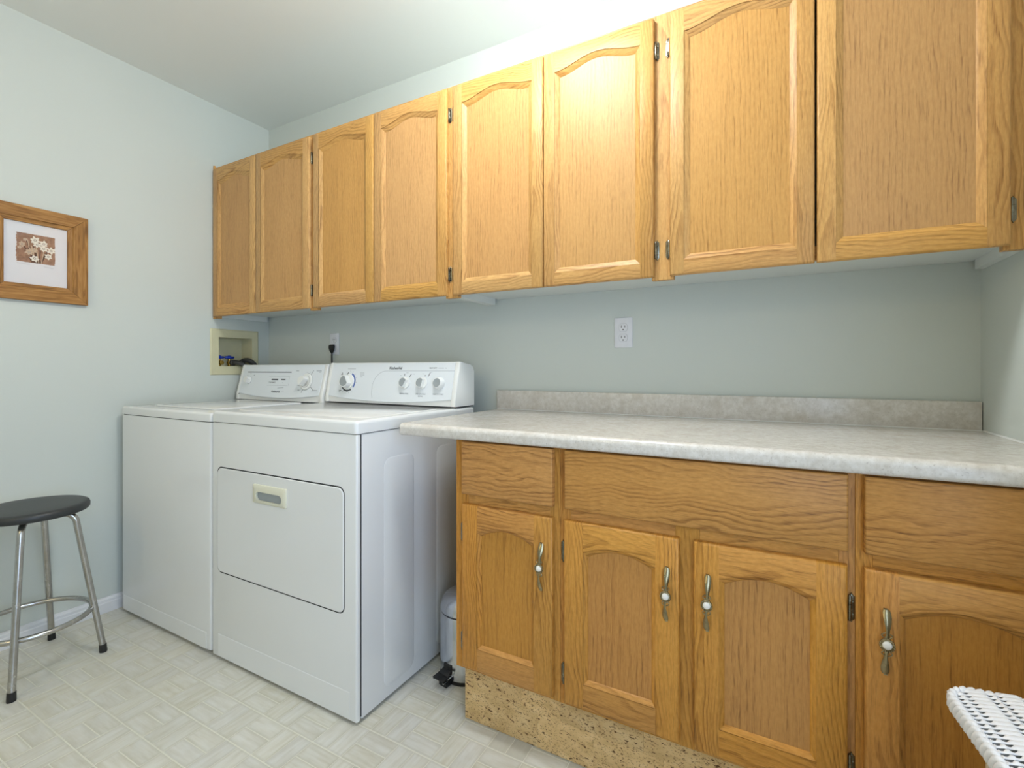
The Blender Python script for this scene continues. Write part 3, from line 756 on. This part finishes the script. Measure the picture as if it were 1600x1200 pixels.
# recessed cream pull with a grey finger slot
hx0, hx1, hz0, hz1 = 1.020, 1.197, .6195, .6835
o = [(hx0, hz0), (hx1, hz0), (hx1, hz1), (hx0, hz1)]
sl = rrect(hx0 + .020, hx1 - .020, hz0 + .010, hz0 + .040, .0149, 8)
bm = B()
outer = rrect(hx0, hx1, hz0, hz1, .004, 8); oi = rrect(hx0 + .004, hx1 - .004, hz0 + .004, hz1 - .004, .003, 8)
loft(bm, [[(x, DF - .003, z) for x, z in outer], [(x, DF - .009, z) for x, z in outer], [(x, DF - .0115, z) for x, z in oi], [(x, DF - .0115, z) for x, z in sl], [(x, DF - .0045, z) for x, z in sl]], False, False); fix(bm)
pull = obj('pull', bm, m_cream, dd, smooth=35, label='cream plastic recessed pull')
obj('finger_slot', fix(loft(B(), [[(x, DF - .0030, z) for x, z in sl], [(x, DF - .0046, z) for x, z in sl]])), m_grey, dd, smooth=0, label='grey finger slot of the pull')
obj('kick_crease', fix(loft(B(), [[(DX0 + .04, DF - .0002, .012), (DX1 - .03, DF - .0002, .012), (DX1 - .03, DF - .0002, .097), (DX0 + .04, DF - .0002, .097)],
    [(DX0 + .04, DF - .0012, .014), (DX1 - .03, DF - .0012, .014), (DX1 - .03, DF - .0012, .0945), (DX0 + .04, DF - .0012, .0945)]])), m_white, dr, smooth=0)
for y0, y1, z0, z1 in ((-.637, -.490, .045, .795), (-.3605, -.20, .045, .795)):       # pressed ribs in the side
    o = rrect(y0, y1, z0, z1, .03, 6); i = rrect(y0 + .004, y1 - .004, z0 + .004, z1 - .004, .026, 6)
    bm = fix(loft(B(), [[(DX1 - .001, y, z) for y, z in o], [(DX1 + .0003, y, z) for y, z in o], [(DX1 + .0017, y, z) for y, z in i]]))
    obj('side_embossing', bm, m_white, dr, smooth=35)
bm = B()
for fx in (DX0 + .06, DX1 - .06):
    for fy in (DF + .07, -.16): lathe(bm, [(.018, 0.0), (.018, .006), (.01, .007), (.01, .014)], (fx, fy, 0.0004), 'z', 12)
obj('levelling_feet', bm, m_black, dr)
PD = Panel(-.2387, .9615, -.2053, 1.1157)
dc = console(dr, PD, .7655, 1.514, .0215, .158, -.102, .934, -.2383)
knob(PD, .906, .0655, .031, .030, dc, -2.55, m_grey, .55, 'timer_knob', .036)
arcband(PD, .906, .0655, .037, .0455, -.62, 1.18, dc, m_bluep, 'dial_arc', 20)
arcband(PD, .906, .0655, .037, .0425, -2.75, -.95, dc, m_dgrey, 'dial_arc', 20, .0022, 1)
for u, fc, tn in ((1.2455, m_grey, 2.7), (1.338, m_grey, 3.0)):
    knob(PD, u, .066, .0235, .020, dc, tn, fc, .55, 'cycle_knob', .0255)
bm = B(); lathe(bm, [(.0255, 0), (.0255, .006), (.024, .012), (.021, .020), (.019, .022)], (0, 0, 0), 'z', 32)
obj('start_button', mapped(PD, bm, 1.428, .066), m_cons, dc, smooth=40)
bm = B(); lathe(bm, [(.0182, .0205), (.0178, .0228)], (0, 0, 0), 'z', 32)
obj('start_button_face', mapped(PD, bm, 1.428, .066), m_grey, dc, smooth=40)
# printed outline: straight rule with a long curve at its left end
path = [(1.495, .1185), (1.30, .1183), (1.15, .118), (1.1268, .1173)] + [(1.1268 + .0687 * math.sin(-q) , .0455 + .0718 * math.cos(q) ) for q in [pi / 2 * k / 10 for k in range(1, 11)]] + [(1.0605, .0165), (1.0685, -.0055)]
bm = B()
L = []
for i, (u, t) in enumerate(path):
    a = path[max(i - 1, 0)]; b = path[min(i + 1, len(path) - 1)]
    dx, dy = b[0] - a[0], b[1] - a[1]; n_ = math.hypot(dx, dy); nx, ny = -dy / n_ * .0006, dx / n_ * .0006
    L.append([tuple(PD.p(u + nx, t + ny, .0012)), tuple(PD.p(u + nx, t + ny, .0023)), tuple(PD.p(u - nx, t - ny, .0023)), tuple(PD.p(u - nx, t - ny, .0012))])
loft(bm, L); fix(bm); obj('printed_outline', bm, m_lgrey, dc, smooth=0)
text('logo_lettering', 'KitchenAid', .0160, m_dgrey, dc, PD.p(1.180, .1303, .0022), PD.rot)
text('printed_lettering', 'HEAVY DUTY', .0066, m_dgrey, dc, PD.p(1.384, .1305, .0022), PD.rot)
marks(PD, [(1.425, .1305, .028, .0016, 0), (1.450, .1305, .008, .0016, 0)], dc, m_lgrey)
text('printed_lettering', 'TEMPERATURE', .0074, m_lgrey, dc, PD.p(1.2455, .019, .0022), PD.rot)
text('printed_lettering', 'END OF CYCLE', .0074, m_lgrey, dc, PD.p(1.336, .020, .0022), PD.rot)
text('printed_lettering', 'SIGNAL', .0074, m_lgrey, dc, PD.p(1.336, .0105, .0022), PD.rot)
text('printed_lettering', 'PUSH TO START', .0074, m_lgrey, dc, PD.p(1.427, .021, .0022), PD.rot)
text('printed_lettering', 'OFF', .0070, m_dgrey, dc, PD.p(.858, .100, .0022), PD.rot)
marks(PD, [(1.236, .1015, .010, .0028, pi/2), (1.268, .098, .018, .003, .95), (1.347, .098, .006, .003, pi/2), (1.368, .103, .018, .003, 1.1), (.893, .103, .020, .0042, .95), (.858, .107, .008, .003, 0), (.862, .026, .016, .003, 0), (.860, .018, .008, .003, 0)], dc, m_dgrey, name='printed_pointers')
marks(PD, [(1.215, .098, .008, .0014, 0), (1.25, .110, .012, .0014, 0), (1.285, .105, .01, .0014, 0), (1.335, .106, .006, .0014, 0), (1.378, .113, .008, .0014, 0), (.915, .128, .05, .0018, 0), (.985, .108, .026, .0018, 0), (.987, .099, .026, .0018, 0), (.983, .090, .014, .0018, 0)]
      + [(.906 + .052 * math.cos(a), .0655 + .052 * math.sin(a), .004, .002, 0) for a in (1.5, 1.15, .8, .4, 0, -.45, -.9, -1.3, -1.7, -2.1, -2.5)], dc, m_lgrey)

# ------------------------------------------------------------------ outlets, power cord, supply box, hoses
def outlet(x, z, label):
    t = thing('wall_outlet', (x, 0, z), label, 'outlet')
    bm = box(B(), x - .035, x + .035, -.0055, -.0004, z - .057, z + .057)
    obj('cover_plate', bm, m_outlet, t, bevel=.003, seg=3)
    for s in (1, -1):
        cz = z + s * .0195
        o = []
        for k in range(32):
            q = 2 * pi * k / 32; o.append((x + .0168 * math.cos(q), cz + max(-.0142, min(.0142, .0172 * math.sin(q)))))
        bm = fix(loft(B(), [[(a, -.0052, b) for a, b in [(x + (p - x) * 1.05, cz + (r_ - cz) * 1.05) for p, r_ in o]], [(a, -.0058, b) for a, b in [(x + (p - x) * 1.05, cz + (r_ - cz) * 1.05) for p, r_ in o]]]))
        obj('receptacle_gap', bm, m_lgrey, t, smooth=0)
        bm = fix(loft(B(), [[(a, -.005, b) for a, b in o], [(a, -.0072, b) for a, b in o]]))
        r = obj('receptacle', bm, m_outlet, t, smooth=30)
        for dx, hh in ((-.0063, .0046), (.0063, .0038)):
            obj('slot', box(B(), x + dx - .0012, x + dx + .0012, -.0075, -.0065, cz + .0035 - hh, cz + .0035 + hh), m_gap, r, smooth=0)
        bm = B(); lathe(bm, [(.0026, .0), (.0026, -.001)], (x, -.0066, cz - .0082), 'y', 10); obj('ground_hole', bm, m_gap, r, smooth=0)
    bm = B(); lathe(bm, [(.003, 0), (.0026, -.0014)], (x, -.0052, z), 'y', 12)
    box(bm, x - .0003, x + .0003, -.0069, -.0064, z - .0024, z + .0024)
    obj('screw', bm, m_outlet, t, smooth=40)
    return t
outlet(2.124, 1.2235, 'white double wall outlet with nothing plugged in above the countertop')
outlet(.559, 1.220, 'white double wall outlet with a black plug in it above the washing machine')
pc = thing('power_cord', (.5575, -.01, 1.20), 'black plug and cord hanging from the outlet above the washing machine', 'cord')
bm = B()
for zz, hw, y0, y1 in ((1.215, .010, -.0075, -.022),):
    pass
L = []
for zz, hw, ya, yb in ((1.2165, .012, -.0076, -.020), (1.214, .0155, -.0076, -.028), (1.203, .0160, -.0076, -.031), (1.190, .0135, -.0078, -.030), (1.178, .0085, -.010, -.026), (1.172, .005, -.0125, -.0225)):
    ym = (ya + yb) / 2; hy = (ya - yb) / 2
    L.append([(.5545 + hw * math.copysign(abs(math.cos(q)) ** .6, math.cos(q)), ym + hy * math.copysign(abs(math.sin(q)) ** .6, math.sin(q)), zz) for q in [2 * pi * k / 20 for k in range(20)]])
loft(bm, L); fix(bm); obj('plug', bm, m_plug, pc, smooth=50)
bm = tube(B(), smooth_path([(.5545, -.0175, 1.178), (.5545, -.0175, 1.15), (.556, -.018, 1.10), (.56, -.022, 1.03), (.60, -.03, .92), (.64, -.03, .75)], 6), .0042, 10)
obj('cord', bm, m_plug, pc)

sb = thing('washer_supply_box', (0, (BXY0 + BXY1) / 2, 1.18), 'cream plastic washer supply box set into the left wall behind the washing machine', 'supply box')
oy0, oy1, oz0, oz1 = -.3385, -.0685, 1.0535, 1.302
bm = B()
def ring_pts(y0, y1, z0, z1, x): return [(x, y0, z0), (x, y1, z0), (x, y1, z1), (x, y0, z1)]
loft(bm, [ring_pts(oy0, oy1, oz0, oz1, .0004), ring_pts(oy0, oy1, oz0, oz1, .003), ring_pts(oy0 + .006, oy1 - .006, oz0 + .006, oz1 - .006, .006), ring_pts(BXY0 + .004, BXY1 - .004, BXZ0 + .004, BXZ1 - .004, .0045), ring_pts(BXY0 + .0018, BXY1 - .0018, BXZ0 + .0018, BXZ1 - .0018, .003)], False, False); fix(bm)
obj('flange', bm, m_box, sb, smooth=0)
bm = B(); a = .001
loft(bm, [ring_pts(BXY0 + a, BXY1 - a, BXZ0 + a, BXZ1 - a, .0035), ring_pts(BXY0 + .004, BXY1 - .004, BXZ0 + .004, BXZ1 - .004, -.094)], False, True)
loft(bm, [ring_pts(BXY0 + .0004, BXY1 - .0004, BXZ0 + .0004, BXZ1 - .0004, .002), ring_pts(BXY0 + .0004, BXY1 - .0004, BXZ0 + .0004, BXZ1 - .0004, -.0965)], False, True)
obj('recess_liner', bm, m_box, sb, smooth=0)
for vy in (-.262, -.205):
    bm = B()
    lathe(bm, [(.009, 0), (.009, .012), (.012, .014), (.012, .026), (.008, .028), (.008, .042)], (-.05, vy, BXZ0 + .0045), 'z', 14)
    lathe(bm, [(.0075, 0), (.0075, .012), (.0125, .014), (.0125, .027), (.010, .029)], (-.048, vy, BXZ0 + .024), 'x', 6)
    v = obj('valve', bm, m_valve, sb, smooth=40)
    bm = B()
    L = []
    for k, (yy, hw, hh) in enumerate(((-.026, .006, .004), (-.022, .009, .0075), (-.012, .009, .0065), (-.006, .012, .011), (.006, .012, .011), (.012, .009, .0065), (.022, .009, .0075), (.026, .006, .004))):
        L.append([(-.05 + hw * math.cos(q), vy + yy, BXZ0 + .054 + hh * math.sin(q)) for q in [2 * pi * k2 / 10 for k2 in range(10)]])
    loft(bm, L); lathe(bm, [(.006, 0), (.006, .010)], (-.05, vy, BXZ0 + .044), 'z', 10); fix(bm)
    obj('valve_handle', bm, m_bluev, v, smooth=50, label='blue lever handle')
hs = thing('supply_hose', (0, -.2, 1.12), 'grey rubber supply hose curving from the front valve down behind the washing machine', 'hose')
bm = tube(B(), smooth_path([(-.024, -.205, 1.121), (.005, -.2, 1.122), (.03, -.180, 1.112), (.045, -.150, 1.082), (.046, -.12, 1.03), (.046, -.085, .95), (.05, -.07, .80)], 7), .0125, 12)
obj('hose', bm, m_hose, hs); bm = B(); lathe(bm, [(.014, 0), (.0165, .002), (.0165, .016), (.013, .020)], (-.026, -.205, 1.121), 'x', 14); obj('coupling', bm, m_hose, hs, smooth=40)
hs2 = thing('supply_hose', (-.02, -.15, 1.12), 'dark drain hose arching over the rim of the supply box beside the back wall', 'hose')
bm = tube(B(), smooth_path([(-.055, -.140, 1.113), (-.04, -.140, 1.126), (-.012, -.136, 1.136), (.012, -.122, 1.130), (.022, -.095, 1.10), (.022, -.055, 1.05), (.022, -.040, .96), (.022, -.035, .80)], 7), .0135, 12)
obj('hose', bm, m_hose, hs2)

# ------------------------------------------------------------------ framed print on the left wall
fy0, fy1, fz0, fz1 = -1.182, -.8590, 1.3600, 1.7340
iy0, iy1, iz0, iz1 = -1.1165, -.9255, 1.4250, 1.6690
pf_ = thing('framed_print', (0, (fy0 + fy1) / 2, fz0), 'rustic wooden frame with a small sepia flower print hanging on the left wall', 'picture')
o4 = [(fy0, fz0), (fy1, fz0), (fy1, fz1), (fy0, fz1)]; i4 = [(iy0, iz0), (iy1, iz0), (iy1, iz1), (iy0, iz1)]
for k in range(4):
    k2 = (k + 1) % 4
    def mid(t): return [tuple(o4[q][c] + (i4[q][c] - o4[q][c]) * t for c in (0, 1)) for q in (k, k2)]
    secs = [(0.0, .001), (0.0, .019), (.02, .021), (.74, .021), (.78, .0165), (.98, .0145), (1.0, .0135), (1.0, .001)]
    A, Bq = [], []
    for t, x in secs:
        p, q = mid(t); A.append((x, *p)); Bq.append((x, *q))
    ea = Vector(Bq[0]) - Vector(A[0]); ea = ea.normalized() * .0007
    bm = fix(loft(B(), [[tuple(Vector(p) + ea) for p in A], [tuple(Vector(p) - ea) for p in Bq]]))
    obj('frame_rail' if k % 2 == 0 else 'frame_stile', bm, m_fr_h if k % 2 == 0 else m_fr_v, pf_, smooth=20)
obj('backing', box(B(), .0008, .0045, iy0 - .012, iy1 + .012, iz0 - .012, iz1 + .012), m_fr_h, pf_, smooth=0)
mt = obj('print_paper', box(B(), .0046, .0060, iy0 - .008, iy1 + .008, iz0 - .008, iz1 + .008), m_mat, pf_, smooth=0)
# the printed picture itself: flat, a few layers of ink
bm = B(); py0, py1, pz0, pz1 = -1.0790, -.9640, 1.5130, 1.6275
def flat(bm, pts, x, mi):
    f = bm.faces.new([bm.verts.new((x, a, b)) for a, b in pts]); f.material_index = mi
    f.normal_update()
    if f.normal.x < 0: f.normal_flip()
rnd = random.Random(3)
edge = []
for k in range(24): edge.append((py0 + (py1 - py0) * k / 24, pz0 + rnd.uniform(-.0006, .0006)))
for k in range(24): edge.append((py1 + rnd.uniform(-.0014, .0014), pz0 + (pz1 - pz0) * k / 24))
for k in range(24): edge.append((py1 - (py1 - py0) * k / 24, pz1 + rnd.uniform(-.0006, .0006)))
for k in range(24): edge.append((py0 + rnd.uniform(-.0022, .0012), pz1 - (pz1 - pz0) * k / 24))
flat(bm, edge, .0062, 0)
PWd, PH = py1 - py0, pz1 - pz0
def at(u, v): return py0 + u * PWd, pz0 + v * PH
def ngonline(pts, wd, x, mi):
    for (a, b), (c, d) in zip(pts[:-1], pts[1:]):
        n_ = math.hypot(c - a, d - b) or 1; nx, ny = -(d - b) / n_ * wd / 2, (c - a) / n_ * wd / 2
        flat(bm, [(a + nx, b + ny), (c + nx, d + ny), (c - nx, d - ny), (a - nx, b - ny)], x, mi)
for u0, v0, u1, v1 in ((.55, 0, .42, .62), (.58, 0, .62, .7), (.62, 0, .8, .5), (.5, 0, .3, .5), (.52, 0, .25, .75), (.6, 0, .74, .35), (.45, .1, .15, .6), (.48, 0, .5, .5)):
    ngonline([at(u0, v0), at(u1, v1)], .0042, .0063, 3)
for u0, v0, u1, v1 in ((.57, 0, .5, .55), (.63, 0, .7, .45), (.35, .3, .28, .8), (.45, .2, .38, .6)): ngonline([at(u0, v0), at(u1, v1)], .0026, .0064, 2)
flat(bm, [at(.30, .18), at(.42, .26), at(.62, .05), at(.58, .0), at(.38, .0)], .00625, 3)
def flower(u, v, r, mi, seed, mc=4):
    cy, cz = at(u, v); rr = random.Random(seed); a0 = rr.uniform(0, 6)
    for k in range(6):
        a = a0 + k * pi / 3; L_ = r * rr.uniform(.8, 1.1); w_ = r * .42
        c, s = math.cos(a), math.sin(a)
        flat(bm, [(cy + p * c - q * s, cz + p * s + q * c) for p, q in ((0, 0), (L_ * .35, -w_ * .7), (L_ * .75, -w_ * .55), (L_, 0), (L_ * .75, w_ * .55), (L_ * .35, w_ * .7))], .0065 + k * .00002, mi)
    flat(bm, [(cy + r * .30 * math.cos(q), cz + r * .30 * math.sin(q)) for q in [2 * pi * k / 10 for k in range(10)]], .0067, mc)
    flat(bm, [(cy + r * .16 * math.cos(q), cz + r * .16 * math.sin(q)) for q in [2 * pi * k / 8 for k in range(8)]], .0068, mi)
for a in ((.47, .80, .017, 1, 1), (.52, .66, .013, 1, 2), (.70, .72, .016, 1, 3), (.70, .55, .016, 1, 4), (.90, .52, .015, 1, 5), (.82, .30, .014, 1, 6), (.46, .16, .016, 1, 7), (.32, .36, .015, 2, 8), (.14, .60, .012, 2, 9), (.44, .44, .012, 2, 10), (.22, .78, .008, 2, 11), (.08, .48, .008, 2, 12)): flower(*a)
obj('flower_picture', bm, m_pr, mt, smooth=0)
bm = B()
def squig(u0, u1, zc, seed, amp):
    rr = random.Random(seed); pts = []
    for k in range(26): pts.append((u0 + (u1 - u0) * k / 25, zc + amp * math.sin(k * 1.9) * rr.uniform(.2, 1.0) - .0025 * k / 25))
    ngonline(pts, .0005, .0063, 0)
squig(-1.078, -1.040, 1.5060, 1, .0034); squig(-.998, -.968, 1.5030, 5, .0036)
obj('pencil_writing', bm, m_pr[5], mt, smooth=0)
obj('glass', box(B(), .0095, .0105, iy0 - .004, iy1 + .004, iz0 - .004, iz1 + .004), glass_mat('picture_glass', .035), pf_, smooth=0)

# ------------------------------------------------------------------ stool
SCX, SCY, SZ = .254, -1.106, .589
st = thing('stool', (SCX, SCY, 0), 'round black seated stool on four chrome tube legs by the left wall', 'stool')
bm = B(); R_ = .159
lathe(bm, [(R_ * .9, -.030), (R_ - .004, -.029), (R_, -.024), (R_ + .0005, -.012), (R_ - .002, -.005), (R_ - .008, -.0012), (R_ - .02, .0004), (R_ * .5, .0008), (.01, .001)], (SCX, SCY, SZ), 'z', 64)
obj('seat', bm, m_seat, st, smooth=50)
for k, (fx, fy) in enumerate(((.438, -1.2105), (.363, -.936), (.076, -.996), (.145, -1.276))):
    d = Vector((fx - SCX, fy - SCY, 0)); rf = d.length; d.normalize()
    P = lambda r, z: (SCX + d.x * r, SCY + d.y * r, z)
    top = SZ - .042
    rt = .128
    pts = [P(.06, top), P(rt - .045, top)]
    for q in [pi / 2 * j / 8 for j in range(1, 9)]:
        pts.append(P(rt - .045 + .040 * math.sin(q), top - .040 * (1 - math.cos(q))))
    pts.append(P(rf - .0018, .02))
    bm = tube(B(), pts, .0105, 14); lg = obj('leg', bm, m_chrome, st, smooth=50)
    bm = tube(B(), [P(rf - .003, .030), P(rf - .001, .004), P(rf - .001, .0006)], [.0118, .0124, .0122], 14)
    obj('rubber_foot', bm, m_black, lg, smooth=50)
bm = B(); lathe(bm, [(.085, -.012), (.085, 0)], (SCX, SCY, SZ - .030), 'z', 32); obj('mounting_plate', bm, m_chrome, st, smooth=40)
RZ, RR = .174, .1640
bm = tube(B(), [(SCX + RR * math.cos(2 * pi * k / 72), SCY + RR * math.sin(2 * pi * k / 72), RZ) for k in range(72)], .0092, 12, True)
obj('foot_ring', bm, m_chrome, st, smooth=60)

# ------------------------------------------------------------------ pedal bin between dryer and base cabinet
CX, CY, CR = 1.652, -.357, .098
tb = thing('pedal_bin', (CX, CY, 0), 'small polished steel pedal bin with black pedal between the dryer and base cabinet', 'bin')
bm = B(); lathe(bm, [(CR - .004, .010), (CR, .013), (CR, .222), (CR - .002, .224)], (CX, CY, 0), 'z', 56); obj('body', bm, m_steel, tb, smooth=50)
bm = B(); lathe(bm, [(CR + .001, 0.0006), (CR + .002, .004), (CR + .001, .0125), (CR - .006, .0125)], (CX, CY, 0), 'z', 56); obj('base_ring', bm, m_black, tb, smooth=50)
bm = B(); lathe(bm, [(CR - .003, .2242), (CR - .003, .2285)], (CX, CY, 0), 'z', 56); obj('lid_seal', bm, m_black, tb, smooth=40)
bm = B(); lathe(bm, [(CR - .001, .2287), (CR + .001, .231), (CR, .240), (CR * .93, .262), (CR * .78, .280), (CR * .5, .293), (CR * .2, .298), (.004, .2985)], (CX, CY, 0), 'z', 56); obj('lid', bm, m_steel, tb, smooth=60)
pa = math.radians(-100)
pd, ps = Vector((math.cos(pa), math.sin(pa), 0)), Vector((-math.sin(pa), math.cos(pa), 0))
def pbox(bm, a0, a1, w0, w1, z0, z1, h0, h1):
    L = []
    for a, w_, z, h in ((a0, w0, z0, h0), (a1, w1, z1, h1)):
        c = Vector((CX, CY, 0)) + pd * a
        L.append([tuple(c + ps * s * w_ + Vector((0, 0, z + t * h))) for s, t in ((-1, 0), (1, 0), (1, 1), (-1, 1))])
    loft(bm, L); return fix(bm)
pbm = pbox(B(), CR - .004, CR + .030, .018, .023, .050, .030, .006, .006)
pedal = obj('pedal', pbm, m_black, tb, bevel=.002)
obj('pedal_plate', pbox(B(), CR + .016, CR + .048, .024, .026, .0372, .0325, .004, .004), m_black, tb, bevel=.0012)
bm = B()
for s in (-1, 1): tube(bm, [tuple(Vector((CX, CY, .030)) + pd * (CR - .004) + ps * s * .020), tuple(Vector((CX, CY, .0285)) + pd * (CR + .046) + ps * s * .024)], .0024, 8)
obj('pedal_arm', bm, m_steel, tb)
obj('pedal_stop', pbox(B(), CR - .002, CR + .026, .016, .018, .0006, .0006, .016, .014), m_black, tb, bevel=.0015)
obj('pedal_guard', pbox(B(), CR - .006, CR + .006, .020, .016, .034, .034, .034, .030), m_black, tb, bevel=.002)

# ------------------------------------------------------------------ white wicker hamper in front of the last base cabinet
hang = math.radians(6)
HO = Vector((2.8555, -.800, 0)); HT = .600; HWx, HDy = .236, .340
hx, hy = Vector((math.cos(hang), math.sin(hang), 0)), Vector((math.sin(hang), -math.cos(hang), 0))    # along the back edge, towards the room
hm = thing('laundry_hamper', HO + hx * HWx / 2 + hy * HDy / 2, 'white wicker laundry hamper with a woven lid before the last base cabinet', 'hamper')
def hp(a, b, z): return HO + hx * a + hy * b + Vector((0, 0, z))
def dome(a, b):
    s, t = 2 * a / HWx - 1, 2 * b / HDy - 1
    return HT - .004 - .010 * (s * s) - .006 * (t * t)
def rr_path(d, r, n=10):
    return rrect(d, HWx - d, d, HDy - d, r, n)
# tapered body of stacked weavers
L = []
nz = 40
for k in range(nz + 1):
    z = .02 + (HT - .075) * k / nz; base = .030 + .028 * (1 - z / HT)
    for dz, dd_ in ((0, 0), (.35, -.0035), (.7, -.0035)):
        if k == nz and dz: break
        L.append([tuple(hp(a, b, z + dz * (HT - .075) / nz)) for a, b in rr_path(base + dd_, .035, 6)])
bm = fix(loft(B(), L)); obj('body', bm, m_wickc, hm, smooth=30, label='cream woven body')
bm = fix(loft(B(), [[tuple(hp(a, b, HT - .050)) for a, b in rr_path(.010, .03, 6)], [tuple(hp(a, b, HT - .034)) for a, b in rr_path(.008, .03, 6)]])); lid = obj('lid', bm, m_wick, hm, smooth=30)
# sheet close under the weave, its grey standing in for shade inside the holes
nx_, ny_ = 12, 12
bm = B(); g_ = [[bm.verts.new(hp(.010 + (HWx - .02) * i / nx_, .010 + (HDy - .02) * j / ny_, dome(.010 + (HWx - .02) * i / nx_, .010 + (HDy - .02) * j / ny_) - .0125)) for j in range(ny_ + 1)] for i in range(nx_ + 1)]
for i in range(nx_):
    for j in range(ny_): bm.faces.new((g_[i][j], g_[i][j+1], g_[i+1][j+1], g_[i+1][j]))
obj('shade_liner', bm, m_grey, lid, smooth=60)
pitch = .0098; warps = [.018 + .041 * k for k in range(6)]
nst = int((HDy - .02) / pitch)
for s in range(nst):
    b = .012 + pitch * s; L = []
    steps = 84
    for k in range(steps + 1):
        a = .006 + (HWx - .012) * k / steps
        narrow = 0
        for wq in warps:
            for off in (-.0060, .0060): narrow = max(narrow, 1 - min(1, abs(a - wq - off) / .0052) ** 2)
        hw = .0052 - .0036 * narrow; zc = dome(a, b) - .0026 * narrow - (.006 if k in (0, steps) else 0)
        L.append([tuple(hp(a, b + hw * c, zc + .0032 * t)) for c, t in ((-1, 0), (-.6, .38), (0, .5), (.6, .38), (1, 0), (0, -.9))])
    bm = fix(loft(B(), L)); obj('woven_strand', bm, m_wick, lid, smooth=60)
# braided rim
bm = B(); path = rr_path(.004, .034, 12)
pts = [Vector(hp(a, b, 0)) for a, b in path]; cum = [0]
for p, q in zip(pts, pts[1:] + pts[:1]): cum.append(cum[-1] + (q - p).length)
tot = cum[-1]; turns = 64
def along(s):
    s %= tot
    for i in range(len(pts)):
        if cum[i + 1] >= s: return pts[i].lerp(pts[(i + 1) % len(pts)], (s - cum[i]) / max(cum[i + 1] - cum[i], 1e-9)), (pts[(i + 1) % len(pts)] - pts[i]).normalized()
    return pts[0], (pts[1] - pts[0]).normalized()
for ph in (0, pi * 2 / 3, pi * 4 / 3):
    P_ = []
    for k in range(turns * 8):
        c, t = along(tot * k / (turns * 8)); q = ph + 2 * pi * turns * k / (turns * 8) / 2; n_ = Vector((t.y, -t.x, 0))
        P_.append(c + n_ * .0030 * math.cos(q) + Vector((0, 0, HT - .027 + .010 * math.sin(q))))
    tube(bm, P_, .0048, 7, True)
obj('braided_rim', bm, m_wick, lid, smooth=70)
